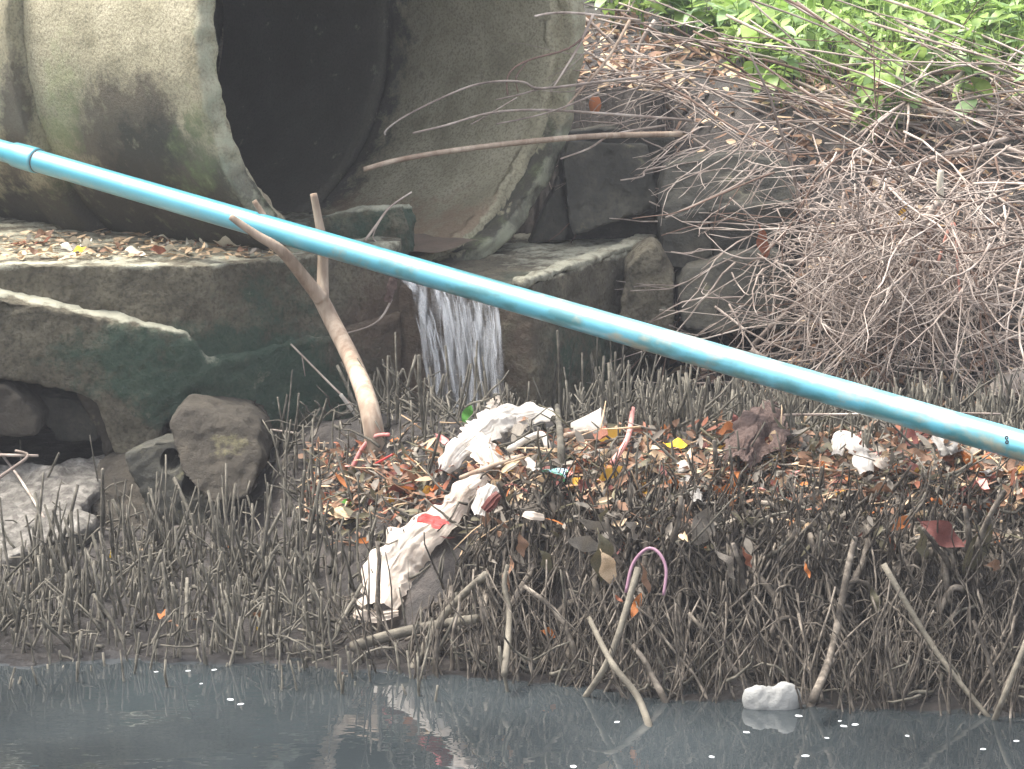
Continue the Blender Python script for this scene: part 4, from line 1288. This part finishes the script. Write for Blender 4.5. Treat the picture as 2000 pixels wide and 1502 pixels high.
# ------------------------------------------------------------------ rubbish
def bag(name, pts, mat, label, cat, lift=0.02, wr=0.35, seed=0.0, n_=36, k_=30, flat=0.42, grp=None, s=26, Y=None):
    """pts: (px, py, half width in px); a crumpled film body lofted along them on the ground"""
    P = []
    for (px, py, w) in pts:
        h_ = hit2(px, py) if Y is None else atY(px, py, Y)
        d_ = (h_ - CAM).dot(FWD)
        P.append((h_ + Vector((0, -0.012, lift)), w / F * d_))
    path = smooth_path([p for p, w in P], max(2, n_ // (len(P) - 1)))
    m_ = len(path)
    vs, fs = [], []
    for i, c in enumerate(path):
        t = i / (m_ - 1)
        w = pw([(j / (len(P) - 1), P[j][1]) for j in range(len(P))], t)
        w *= (0.25 + 0.75 * min(1, 6 * t + 0.05, 6 * (1 - t) + 0.05))
        d = (path[min(i + 1, m_ - 1)] - path[max(i - 1, 0)]).normalized()
        view = (CAM - c).normalized()
        a = d.cross(view).normalized()
        b = (view * 0.75 + Vector((0, 0, 0.65)))
        b = (b - d * b.dot(d)).normalized()
        for k in range(k_):
            an = 2 * math.pi * k / k_
            q = a * (w * math.cos(an)) + b * (w * flat * math.sin(an))
            pt = c + q
            rdg = 1 - 2.4 * abs(noise.noise(pt * s * 1.1 + Vector((0, seed, 0))))
            rdg2 = 1 - 2.4 * abs(noise.noise(pt * s * 2.6 + Vector((seed, 0, 3))))
            f_ = 1 + wr * (0.55 * noise.noise(pt * s * 0.6 + Vector((seed, 0, 0))) + 0.3 * rdg + 0.22 * rdg2)
            vs.append(c + q * f_ + b * (0.25 * w * wr * noise.noise(pt * s * 1.5 + Vector((0, 0, seed)))))
    for i in range(m_ - 1):
        for k in range(k_):
            fs.append((i * k_ + k, i * k_ + (k + 1) % k_, (i + 1) * k_ + (k + 1) % k_, (i + 1) * k_ + k))
    fs.append(tuple(reversed(range(k_)))); fs.append(tuple((m_ - 1) * k_ + k for k in range(k_)))
    base = Vector(path[0])
    me = mesh_of(name, [v - base for v in vs], fs, mat)
    o = add(name, me); o.location = base
    tag(o, label, cat, grp)
    return o
def film(name, pts, mat, label, cat, lift=0.02, wr=0.5, seed=0.0, n_=54, k_=30, arch=0.5, s=30, Y=None):
    """a thin crumpled sheet draped along pts (px, py, half width in px): raised in the middle, creased, ragged at the edges"""
    P = []
    for (px, py, w) in pts:
        h_ = hit2(px, py) if Y is None else atY(px, py, Y)
        P.append((h_ + Vector((0, -0.012, lift)), w / F * (h_ - CAM).dot(FWD)))
    path = smooth_path([p for p, w in P], max(3, n_ // (len(P) - 1)))
    m_ = len(path); vs, fs = [], []
    plen = sum((path[i + 1] - path[i]).length for i in range(m_ - 1))
    sv_ = Vector((seed, seed * 0.37, -seed))
    for i, c in enumerate(path):
        t = i / (m_ - 1)
        w = pw([(j / (len(P) - 1), P[j][1]) for j in range(len(P))], t)
        d = (path[min(i + 1, m_ - 1)] - path[max(i - 1, 0)]).normalized()
        b = (CAM - c).normalized() * 0.7 + Vector((0, 0, 0.7))
        b = (b - d * b.dot(d)).normalized()
        a = d.cross(b)
        wl = w * (1 + 0.5 * noise.noise(c * s * 1.7 + sv_)); wr_ = w * (1 + 0.5 * noise.noise(c * s * 1.7 - sv_))
        for k in range(k_):
            q = 2 * k / (k_ - 1) - 1
            ww = wr_ if q > 0 else wl
            base = c + a * (ww * q) + b * (arch * w * (1 - q * q) - 0.3 * w * arch)
            len_ = t * plen
            fo = 1 - 2.2 * abs(noise.noise(Vector((q * 1.9 + 1.0 * noise.noise(Vector((len_ * 14, seed, 2))), len_ * 7, seed))))
            fo2 = 1 - 2.2 * abs(noise.noise(Vector((q * 6.5, len_ * 16, seed + 4))))
            cr = noise.noise(base * s * 0.55 + sv_); cr2 = 1 - 2.4 * abs(noise.noise(base * s * 2.2 - sv_))
            amp_ = max(w, 0.006)
            off = b * (wr * amp_ * (0.55 * fo + 0.15 * fo2 + 0.6 * cr + 0.08 * cr2)) + a * (wr * amp_ * 0.5 * noise.noise(Vector((q * 3, len_ * 12, seed + 9)))) + d * (wr * amp_ * 0.3 * noise.noise(base * s - sv_ * 2))
            vs.append(base + off)
    for i in range(m_ - 1):
        for k in range(k_ - 1):
            fs.append((i * k_ + k, i * k_ + k + 1, (i + 1) * k_ + k + 1, (i + 1) * k_ + k))
    base = Vector(path[0])
    o = add(name, mesh_of(name, [v - base for v in vs], fs, mat)); o.location = base
    tag(o, label, cat)
    return o
film('plastic_bag', [(868, 955, 14), (885, 925, 24), (925, 888, 34), (985, 852, 34), (1045, 842, 26), (1080, 850, 12)], MT['plastic_white'], 'crumpled white plastic bag draped over the top of the mound', 'plastic bag', 0.04, 0.30, 1.0, n_=100, k_=50)
film('plastic_bag', [(930, 880, 20), (950, 915, 26), (965, 945, 18)], MT['plastic_cream'], 'crinkled beige bag fold hanging below the white bag on the mound', 'plastic bag', 0.03, 0.6, 4.0)
film('plastic_sheet', [(945, 965, 20), (905, 1005, 26), (878, 1042, 34), (812, 1098, 56), (765, 1160, 52), (742, 1228, 38)], MT['plastic_cream'], 'long cream plastic sheet sliding down the mound to the water', 'plastic sheet', 0.045, 0.20, 8.0, n_=110, k_=56, arch=0.4, s=24)
film('plastic_scrap', [(695, 1222, 10), (740, 1228, 14), (780, 1222, 8)], MT['plastic_cream'], 'flat dirty cream scrap at the foot of the long plastic sheet', 'plastic scrap', 0.03, 0.4, 9.0)
film('plastic_scrap', [(640, 1010, 8), (665, 1025, 18), (690, 1035, 12)], MT['leaf_tan'], 'tan crumpled paper scrap at the edge of the root spikes', 'scrap', 0.03, 0.5, 11.0)
film('plastic_bag', [(935, 1045, 12), (945, 1015, 20), (962, 985, 18)], MT['plastic_white'], 'small white wrapper with red tip beside the long sheet', 'wrapper', 0.04, 0.5, 12.0)
film('plastic_scrap', [(945, 1048, 10), (960, 1030, 12), (975, 1015, 8)], MT['leaf_maroon'], 'dark red wrapper scrap on the small white wrapper', 'wrapper', 0.055, 0.5, 13.0)
film('plastic_scrap', [(828, 1105, 14), (848, 1112, 18), (870, 1122, 12)], MT['red_film'], 'bright red plastic scrap lying on the long cream sheet', 'plastic scrap', 0.10, 0.6, 14.0)
film('wrinkled_bag', [(1438, 960, 26), (1455, 925, 40), (1478, 885, 48), (1505, 850, 26)], MT['brown_bag'], 'brown wrinkled bag lump in the middle of the mound', 'bag', 0.05, 0.55, 15.0, n_=60, k_=40, arch=0.9, s=26)
film('wrinkled_leaf', [(1515, 930, 12), (1520, 890, 18), (1524, 850, 10)], MT['brown_bag'], 'brown upright wrinkled strip beside the brown bag lump', 'bag', 0.05, 0.4, 16.0)
film('plastic_bag', [(1632, 930, 10), (1640, 895, 16), (1660, 900, 18), (1680, 935, 18), (1692, 965, 14)], MT['plastic_white'], 'white torn plastic strip bent over on the mound below the blue pipe', 'plastic bag', 0.045, 0.3, 17.0)
film('plastic_scrap', [(1700, 925, 12), (1715, 935, 15), (1728, 950, 8)], MT['plastic_cream'], 'cream plastic flap next to the white torn strip', 'plastic scrap', 0.04, 0.3, 18.0)
film('plastic_bag', [(1800, 850, 12), (1840, 880, 26), (1855, 915, 22)], MT['plastic_grey'], 'greyish white plastic bag crumpled under the blue pipe', 'plastic bag', 0.03, 0.6, 19.0)
film('plastic_bag', [(1945, 800, 12), (1965, 775, 26), (2010, 770, 30), (2060, 790, 26)], MT['plastic_cream'], 'cream plastic bag behind the blue pipe at the photo edge', 'plastic bag', 0.03, 0.5, 20.0)
film('plastic_scrap', [(1915, 955, 12), (1935, 948, 18), (1955, 950, 10)], MT['plastic_grey'], 'bluish grey plastic scrap on the mound under the end of the blue pipe', 'plastic scrap', 0.03, 0.3, 21.0)
film('plastic_scrap', [(955, 830, 8), (965, 815, 14), (972, 795, 8)], MT['plastic_cream'], 'beige scrap stuck among the root spikes behind the white bag', 'plastic scrap', 0.03, 0.5, 22.0)
film('plastic_scrap', [(1325, 945, 8), (1335, 935, 14), (1345, 925, 8)], MT['plastic_white'], 'white scrap right under the bright yellow leaf', 'plastic scrap', 0.03, 0.4, 23.0)
film('plastic_scrap', [(1340, 960, 10), (1355, 985, 14), (1362, 1005, 8)], MT['plastic_grey'], 'grey plastic strip hanging below the bright yellow leaf', 'plastic scrap', 0.03, 0.5, 24.0)
film('green_wrapper', [(1066, 962, 8), (1085, 968, 17), (1105, 972, 12)], MT['green_print'], 'green and white printed sweet wrapper in the litter', 'wrapper', 0.045, 0.3, 25.0)
film('plastic_scrap', [(1025, 1035, 8), (1042, 1040, 13), (1060, 1042, 8)], MT['plastic_cream'], 'cream cap-like scrap on the mound front beside the curled roots', 'plastic scrap', 0.035, 0.3, 26.0)
film('plastic_scrap', [(1030, 930, 6), (1040, 945, 9), (1048, 955, 6)], MT['plastic_white'], 'small white scrap under the bent white tube', 'plastic scrap', 0.04, 0.3, 27.0)
film('pink_wrapper', [(850, 885, 6), (862, 890, 9), (875, 900, 6)], MT['pink_plastic'], 'small pink wrapper in the litter left of the white bag', 'wrapper', 0.04, 0.4, 28.0)
bag('foam_chunk', [(1450, 1372, 18), (1480, 1364, 26), (1530, 1364, 28), (1562, 1374, 15)], MT['foam'], 'whitish foam lump half sunk at the water edge', 'foam', 0.0, 0.7, 29.0, flat=0.55, Y=atZ(1505, 1378, 0.0).y)
# white box-like cup lying in the litter
c0 = hit(1150, 880) + Vector((0, 0, 0.05))
e = empty('foam_cup', c0); tag(e, 'squashed white foam cup lying on the mound', 'cup')
tb = Tubes()
ax = Vector((0.85, -0.15, 0.28)).normalized()
vs, fs = [], []
aa = ax.orthogonal().normalized(); bb = ax.cross(aa); K = 28
for (t, r) in ((-0.035, 0.019), (-0.035, 0.020), (0.03, 0.029), (0.034, 0.031), (0.036, 0.029), (0.03, 0.027), (-0.03, 0.018), (-0.03, 0.001)):
    for k in range(K):
        an = 2 * math.pi * k / K
        vs.append(c0 + ax * t + (aa * math.cos(an) * 1.1 + bb * math.sin(an) * 0.8) * r * (1 + 0.08 * math.sin(2 * an + 30 * t)))
for i in range(7):
    for k in range(K): fs.append((i * K + k, i * K + (k + 1) % K, (i + 1) * K + (k + 1) % K, (i + 1) * K + k))
fs.append(tuple(reversed(range(K))))
child('cup_body', mesh_of('cup_body', vs, fs, MT['plastic_white']), e)
tb = Tubes(); tb.blade(c0 + Vector((0.02, -0.035, -0.02)), (0.8, -0.1, 0.4), (0.1, -1, 0.3), 0.05, 0.03, 0.1, 0.1, 5)
child('torn_label', tb.mesh('torn_label', MT['leaf_ochre']), e)

def rod(name, pts, r0, r1, mat, label, cat, grp=None, n_=4, sides=8, extra=()):
    path = smooth_path(pts, n_)
    base = Vector(path[0])
    tb = Tubes(); tb.tube([p - base for p in path], r0, r1, sides)
    for (ps, a_, b_) in extra:
        tb.tube([p - base for p in smooth_path(ps, 3)], a_, b_, 6)
    o = add(name, tb.mesh(name, mat)); o.location = base
    tag(o, label, cat, grp)
    return o
def on(px, py, lift=0.03): return hit2(px, py) + Vector((0, -0.01, lift))
rod('plastic_tube', [on(995, 922, 0.05), on(1040, 905, 0.06), on(1060, 903, 0.06), on(1070, 918, 0.05)], 0.007, 0.007, MT['plastic_white'], 'bent white plastic tube piece in the litter', 'tube')
rod('pink_stick', [on(690, 945, 0.04), on(710, 915, 0.05), on(735, 893, 0.05), on(760, 882, 0.04)], 0.0055, 0.004, MT['pink_plastic'], 'faded pink plastic strip near the foot of the forked branch', 'plastic strip')
rod('pink_stick', [on(735, 930, 0.03), on(770, 915, 0.035)], 0.003, 0.002, MT['red_film'], 'thin red strip beside the faded pink one', 'plastic strip')
rod('litter_stick', [on(1195, 950, 0.05), on(1225, 905, 0.055), on(1235, 850, 0.06)], 0.006, 0.0055, MT['leaf_pink'], 'pinkish bent stick standing in the litter left of the yellow leaf', 'stick')
rod('litter_stick', [on(900, 978, 0.05), on(960, 965, 0.06), on(1020, 945, 0.06)], 0.005, 0.006, MT['bark'], 'tan stick lying in front of the beige bag fold', 'stick')
rod('litter_stick', [on(1105, 895, 0.05), on(1150, 885, 0.05), on(1185, 872, 0.05)], 0.006, 0.005, MT['bark'], 'short tan stick lying in front of the foam cup', 'stick')
rod('litter_stick', [on(1530, 855, 0.05), on(1650, 862, 0.06), on(1800, 868, 0.07), on(1950, 870, 0.07)], 0.0028, 0.002, MT['twig'], 'long thin straw lying level under the blue pipe', 'stick')
rod('upright_stick', [on(1098, 930, 0.0), on(1095, 890, 0.03), on(1088, 835, 0.05)], 0.010, 0.006, MT['root'], 'stubby upright stick in the litter right of the white bag', 'stick')
rod('pink_strap', [on(1222, 1175, 0.02), on(1235, 1130, 0.03), on(1262, 1105, 0.035), on(1285, 1112, 0.035), on(1300, 1140, 0.03), on(1295, 1180, 0.02)], 0.0034, 0.0030, MT['pink_strap'], 'pink plastic strap arching out of the mound front', 'strap')
rod('red_cord', [atY(1832, 515, -0.20), atY(1852, 450, -0.20), atY(1866, 442, -0.20), atY(1870, 520, -0.20), atY(1878, 600, -0.22)], 0.004, 0.003, MT['red_cord'], 'faded red cord looped over the brush heap', 'cord')
# sticks at the water
WS = 'sticks standing in the water edge'
rod('water_stick', [atZ(797, 1322, -0.01), on(870, 1245, 0.05), on(950, 1178, 0.06)], 0.0085, 0.0075, MT['wet_stick'], 'straight pale stick leaning from the water up to the mound, beside the cream sheet', 'stick')
rod('water_stick', [on(690, 1290, 0.03), on(770, 1270, 0.035), on(860, 1250, 0.035), on(930, 1235, 0.03)], 0.012, 0.009, MT['wet_stick'], 'thick grey stick lying along the water edge under the cream sheet', 'stick')
rod('water_stick', [atZ(1138, 1368, -0.01), atY(1195, 1275, -1.98), on(1245, 1168, 0.06)], 0.0058, 0.0064, MT['wet_stick'], 'stick with orange tip leaning out of the water, crossing the curved one', 'stick')
rod('water_stick', [on(1150, 1265, 0.06), atY(1195, 1295, -2.02), atY(1245, 1360, -2.06), atZ(1272, 1432, -0.01)], 0.005, 0.0072, MT['wet_stick'], 'curved stick bowing down into the water', 'stick')
rod('water_stick', [on(1722, 1150, 0.05), atY(1830, 1275, -2.0), atZ(1940, 1412, -0.01)], 0.0058, 0.0045, MT['wet_stick'], 'long straight stick slanting down to the water below the blue pipe end', 'stick')
rod('water_stick', [atZ(1938, 1414, -0.01), atY(1965, 1350, -2.1), atY(2010, 1240, -2.05)], 0.005, 0.006, MT['wet_stick'], 'greenish stick meeting the long slanting one at the water', 'stick')
rod('water_stick', [on(1585, 1385, 0.02), atY(1625, 1270, -1.98), on(1655, 1150, 0.05), on(1668, 1090, 0.04)], 0.0085, 0.005, MT['mud_root'], 'thick muddy root standing in the mound front right of the foam lump', 'root')
rod('water_stick', [on(985, 1335, 0.02), on(995, 1250, 0.05), on(985, 1190, 0.05), on(992, 1140, 0.04)], 0.007, 0.004, MT['wet_stick'], 'wavy pale root hanging down to the water right of the straight stick', 'root')
# sticks by the pale slab
rod('slab_stick', [atY(-40, 888, -0.80), atY(75, 890, -0.78)], 0.004, 0.003, MT['twig'], 'pale level twig above the dried-mud slab', 'twig')
rod('slab_stick', [atY(-20, 945, -0.85), atY(20, 918, -0.83), atY(55, 890, -0.80), atY(30, 880, -0.78)], 0.005, 0.003, MT['twig'], 'pale bent twig crossing the level one above the mud slab', 'twig')
rod('slab_stick', [on(0, 945, 0.09), on(40, 1000, 0.09), on(90, 1060, 0.06)], 0.0035, 0.003, MT['twig'], 'grey twig lying across the dried-mud slab', 'twig')
rod('wall_twig', [atY(568, 672, -0.46), atY(640, 745, -0.50), atY(695, 800, -0.54), atY(715, 830, -0.55)], 0.0025, 0.0035, MT['twig'], 'thin pale twig leaning on the mossy wall left of the forked branch', 'twig', extra=[([atY(590, 695, -0.47), atY(596, 735, -0.48)], 0.0018, 0.001)])
rod('wall_twig', [atY(665, 770, -0.56), atY(690, 805, -0.56), atY(708, 830, -0.56)], 0.005, 0.0025, MT['plastic_white'], 'white peeled twig at the foot of the forked branch', 'twig')
rod('wall_twig', [atY(520, 838, -0.62), atY(600, 850, -0.62), atY(690, 872, -0.60)], 0.0025, 0.0025, MT['twig'], 'level twig beside the boulder', 'twig')
rod('outfall_twig', [atY(765, 585, -0.33), atY(745, 620, -0.36), atY(715, 640, -0.42), atY(660, 655, -0.44)], 0.003, 0.002, MT['twig'], 'brown twig caught beside the falling water', 'twig')
film('bark_strip', [(772, 530, 7), (765, 560, 10), (757, 588, 6)], MT['brown_bag'], 'brown bark strip hanging at the outfall notch', 'bark', 0, 0.4, 41.0, Y=-0.34)
# twigs in front of the mouth
TG = 'bare twigs reaching across the big pipe mouth'
rod('mouth_stick', [atY(710, 331, -0.16), atY(780, 312, -0.12), atY(900, 292, -0.02), atY(1050, 275, 0.12), atY(1180, 265, 0.30), atY(1330, 262, 0.45)], 0.0065, 0.0085, MT['bark'], 'long straight stick with whittled tip across the big pipe mouth', 'stick')
rod('mouth_twig', [atY(752, 264, -0.10), atY(756, 252, -0.10), atY(800, 222, -0.08), atY(900, 175, 0.0), atY(960, 160, 0.05), atY(1020, 160, 0.10), atY(1056, 173, 0.14), atY(1170, 160, 0.32), atY(1260, 150, 0.5)], 0.0022, 0.0042, MT['twig'], 'arching pale twig, topmost across the big pipe mouth', 'twig', extra=[([atY(968, 195, 0.08), atY(1010, 186, 0.10), atY(1056, 173, 0.14)], 0.002, 0.003)])
rod('mouth_twig', [atY(806, 260, -0.12), atY(870, 245, -0.06), atY(960, 220, 0.03), atY(1060, 215, 0.15), atY(1180, 222, 0.35), atY(1350, 235, 0.55)], 0.0026, 0.0042, MT['twig'], 'pale forked twig between the arching twig and the long stick', 'twig', extra=[([atY(920, 243, 0.0), atY(960, 220, 0.03), atY(1010, 190, 0.06)], 0.002, 0.0015), ([atY(970, 242, 0.05), atY(1040, 228, 0.12), atY(1100, 210, 0.2), atY(1170, 180, 0.3)], 0.002, 0.003)])
rod('mouth_twig', [atY(992, 186, 0.06), atY(990, 155, 0.08), atY(1005, 132, 0.10), atY(1040, 115, 0.16), atY(1110, 95, 0.30), atY(1150, 62, 0.42)], 0.0022, 0.0032, MT['twig_dark'], 'dark bent twig hanging before the inner pipe wall', 'twig', extra=[([atY(1012, 180, 0.08), atY(1008, 150, 0.1), atY(1030, 120, 0.14)], 0.0018, 0.002)])
rod('mouth_twig', [atY(1044, 32, 0.25), atY(1075, 26, 0.3), atY(1130, 26, 0.38), atY(1250, 40, 0.6)], 0.003, 0.004, MT['twig'], 'level pale twig high on the rim of the big pipe', 'twig')
rod('mouth_twig', [atY(1158, 30, 0.42), atY(1130, 90, 0.36), atY(1100, 140, 0.30), atY(1075, 180, 0.26)], 0.0045, 0.002, MT['twig'], 'slanting pale twig before the rim of the big pipe', 'twig')
rod('mouth_twig', [atY(1230, 40, 0.5), atY(1190, 110, 0.42), atY(1140, 170, 0.34), atY(1100, 215, 0.28)], 0.005, 0.003, MT['bark'], 'slanting brown twig just outside the rim of the big pipe', 'twig')
rod('mouth_twig', [atY(1212, 352, 0.20), atY(1255, 345, 0.25), atY(1265, 332, 0.28), atY(1350, 318, 0.4), atY(1450, 300, 0.4)], 0.002, 0.004, MT['twig'], 'crooked pale twig over the dark tilted block', 'twig')
rod('mouth_twig', [atY(1300, 425, 0.08), atY(1380, 390, 0.10), atY(1450, 355, 0.12), atY(1480, 320, 0.15)], 0.0026, 0.004, MT['twig'], 'pale twig crossing the yellow-green block', 'twig')
rod('mouth_twig', [atY(1095, 310, 0.2), atY(1150, 290, 0.28), atY(1200, 262, 0.36), atY(1300, 245, 0.5)], 0.0022, 0.0034, MT['twig'], 'thin pale twig under the long straight stick, before the pipe rim', 'twig')
rod('mouth_twig', [atY(713, 470, -0.22), atY(735, 440, -0.20), atY(762, 404, -0.18), atY(804, 375, -0.15)], 0.004, 0.002, MT['twig'], 'small forked twig stuck before the mossy broken edge in the mouth', 'twig', extra=[([atY(745, 425, -0.20), atY(728, 462, -0.2), atY(742, 476, -0.2)], 0.002, 0.0015)])
o = bag('orange_ball', [(1150, 204, 8), (1157, 204, 14), (1166, 204, 14), (1174, 204, 8)], MT['clay_ball'], 'small orange ball lying in the litter beside the big pipe', 'ball', 0.0, 0.04, 50.0, flat=1.0, Y=0.5)
rod('cut_stump', [atY(1838, 400, -0.05), atY(1836, 360, -0.06), atY(1838, 332, -0.06)], 0.010, 0.008, MT['leaf_pale'], 'pale cut branch stub standing in the brush heap', 'branch stub')
rod('thick_branch', [atY(1770, 480, -0.12), atY(1800, 440, -0.13), atY(1832, 395, -0.13)], 0.011, 0.010, MT['twig'], 'thick grey branch below the pale stub in the brush heap', 'branch')
rod('thick_branch', [atY(1780, 520, -0.16), atY(1815, 460, -0.16), atY(1838, 405, -0.16)], 0.009, 0.009, MT['twig_dark'], 'thick dark branch beside the grey one in the brush heap', 'branch')

# foam flecks on the water
rfm = random.Random(4)
FL = [(305, 1312), (367, 1310), (393, 1335), (450, 1366), (470, 1375), (418, 1308), (668, 1333), (1615, 1441), (1648, 1418), (1670, 1415), (1772, 1437), (1458, 1430), (1573, 1476), (1390, 1478), (1920, 1463), (1985, 1447), (1560, 1398), (1205, 1410), (1120, 1497), (655, 1290), (690, 1303), (140, 1262), (1640, 1408)]
tb = Tubes()
vs = [(math.cos(2 * math.pi * k / 10) * (1 + 0.2 * math.sin(3 * k)), math.sin(2 * math.pi * k / 10), 0.0) for k in range(10)] + [(math.cos(2 * math.pi * k / 10) * 0.5, math.sin(2 * math.pi * k / 10) * 0.5, 0.35) for k in range(10)]
fs = [(k, (k + 1) % 10, 10 + (k + 1) % 10, 10 + k) for k in range(10)] + [tuple(range(10, 20))]
fm = mesh_of('foam_fleck', vs, fs, MT['foam_fleck'])
for (px, py) in FL:
    o = add('foam_fleck', fm); o.location = atZ(px, py, 0.0008)
    s_ = rfm.uniform(0.0035, 0.0075)
    o.scale = (s_, s_ * 0.8, s_ * 0.3); o.rotation_euler.z = rfm.uniform(0, 3)
    tag(o, '%s white foam fleck floating near %s' % ('large' if s_ > 0.0058 else 'small', near(o.location)), 'foam fleck', 'foam flecks on the water')

# ------------------------------------------------------------------ green plants on the bank
rp_ = random.Random(14)
PLM = []
for i in range(6):
    tb = Tubes(); tb.blade((0, 0, 0), (1, 0, 0.0), (0, 0, 1), 1.0, rp_.uniform(0.32, 0.5), rp_.uniform(0.1, 0.55), rp_.uniform(0.05, 0.35), 6)
    PLM.append((tb.mesh('leaf', MT['plant_leaf']), tb.mesh('leaf', MT['plant_leaf_pale'])))
def plant(x, y, h, nl, L, label, grp, lean=(0, 0), zoff=0.0, pale=0.25):
    z = ground(x, y) + zoff
    e = empty('leafy_plant', (x, y, z))
    if label is None:
        qx, qy = proj((x, y, z))
        label = '%s %s green plant %s, %s' % ('tall' if h > 0.22 else 'low', 'large-leaved' if L > 0.093 else 'small-leaved', 'in the first row above the twigs' if qy > 110 else 'in the second row' if qy > 30 else 'in the back rows', 'near the big pipe side' if qx < 1400 else 'above the yellow-green block' if qx < 1580 else 'above the lone seedling' if qx < 1780 else 'above the pale cut stub' if qx < 1900 else 'at the photo edge')
    tag(e, label, 'plant', grp)
    path = [Vector((lean[0] * t * t, lean[1] * t * t, h * t)) + Vector((rp_.gauss(0, 0.006), rp_.gauss(0, 0.006), 0)) for t in (0, .25, .5, .75, 1)]
    path[0].z = -0.02
    tb = Tubes(); tb.tube(path, 0.0034, 0.0018, 5)
    add('stem', tb.mesh('stem', MT['plant_stem']), e)
    a = rp_.uniform(0, 6.28)
    for i in range(nl):
        t = lerp(0.3, 1.0, i / max(1, nl - 1))
        k = min(3, int(t * 4)); q = path[k].lerp(path[k + 1], t * 4 - k) if k < 4 else path[4]
        a += 2.4 + rp_.gauss(0, 0.3)
        o = add('leaf', PLM[rp_.randrange(6)][1 if rp_.random() < pale else 0], e)
        o.location = q
        s_ = L * rp_.uniform(0.7, 1.25) * (1.0 - 0.3 * max(0, t - 0.8) / 0.2)
        o.scale = (s_, s_, s_)
        o.rotation_euler = (rp_.gauss(0, 0.25), rp_.gauss(-0.15, 0.35), a)
    return e
GP = 'leafy green plants on the bank'
cnt = 0
for i in range(900):
    if cnt >= 105: break
    x = rp_.uniform(0.25, 2.3); y = rp_.uniform(0.5, 2.2)
    px, py = proj((x, y, ground(x, y) + 0.1))
    lim = pw([(1180, 5), (1380, 60), (1480, 150), (1600, 205), (1750, 220), (2000, 240)], px)
    if px < 1180 or px > 2080 or py > lim or py < -160: continue
    plant(x, y, rp_.uniform(0.14, 0.30), rp_.randint(11, 17), rp_.uniform(0.068, 0.118), None, GP, (rp_.gauss(0, 0.05), rp_.gauss(-0.03, 0.05)))
    cnt += 1
p_ = hit(1700, 300)
plant(p_.x, p_.y, 0.12, 6, 0.05, 'small lone green seedling growing in the middle of the brush heap', None, (0, -0.02), pale=0.5)
# further weeds behind, a green mass
tb = Tubes()
for i in range(9000):
    x = rp_.uniform(0.0, 6.0) if i % 3 else rp_.uniform(0.2, 2.4); y = rp_.uniform(1.2, 6.5) if i % 3 else rp_.uniform(0.95, 2.8)
    u = (x - MOUTH.x) * LAT.x + (y - MOUTH.y) * LAT.y
    if u < 0.95: continue
    px, py = proj((x, y, ground(x, y)))
    if py > pw([(1150, 15), (1300, 45), (1400, 100), (1500, 180), (1750, 215), (2000, 240)], px): continue
    z = ground(x, y) + rp_.random() ** 1.4 * 0.22
    a = rp_.uniform(0, 6.28)
    tb.blade((x, y, z), (math.cos(a), math.sin(a), rp_.gauss(0.15, 0.4)), (rp_.gauss(0, 0.4), rp_.gauss(-0.2, 0.4), 1), rp_.uniform(0.04, 0.09), rp_.uniform(0.012, 0.035), rp_.uniform(0, 0.5), 0.2, 3)
for i in range(1500):
    x = rp_.uniform(0.2, 2.6); y = rp_.uniform(0.8, 3.0)
    px, py = proj((x, y, ground(x, y)))
    if px < 1180 or py > pw([(1150, 15), (1300, 45), (1400, 100), (1500, 180), (1750, 215), (2000, 240)], px): continue
    p = Vector((x, y, ground(x, y))); h = rp_.uniform(0.08, 0.28); l = rp_.gauss(0, 0.05)
    tb.tube([p, p + Vector((l * 0.4, 0, h * 0.5)), p + Vector((l, rp_.gauss(0, 0.03), h))], 0.002, 0.0012, 4)
o = add('undergrowth', tb.mesh('undergrowth', MT['plant_leaf'])); tag(o, 'dense green undergrowth on the top of the bank', 'undergrowth', kind='stuff')
# grass and weeds over the embankment
tb = Tubes()
for i in range(15000):
    x = rp_.uniform(-5, 7); y = rp_.uniform(1.2, 4.0 + 5 * (i % 2))
    u = (x - MOUTH.x) * AX.x + (y - MOUTH.y) * AX.y; v = (x - MOUTH.x) * LAT.x + (y - MOUTH.y) * LAT.y
    if u < 1.7 or (abs(v) < 0.95 and u < 4.1): continue
    a = rp_.uniform(0, 6.28)
    tb.blade((x, y, ground(x, y)), (math.cos(a) * 0.5, math.sin(a) * 0.5, 1), (math.cos(a), math.sin(a), 0), rp_.uniform(0.1, 0.3), rp_.uniform(0.02, 0.06), rp_.uniform(0.1, 0.5), 0.2, 3)
o = add('embankment_weeds', tb.mesh('embankment_weeds', MT['plant_leaf'])); tag(o, 'green weeds on the embankment behind the pipe', 'weeds', kind='stuff')
for o in bpy.data.objects:
    if o.get('label') and len(o['label'].split()) > 16:
        o['label'] = o['label'].replace(' in the water', '').replace(' behind the blue pipe', '')
    if o.get('category') and not o.get('kind'):
        o['kind'] = 'thing'
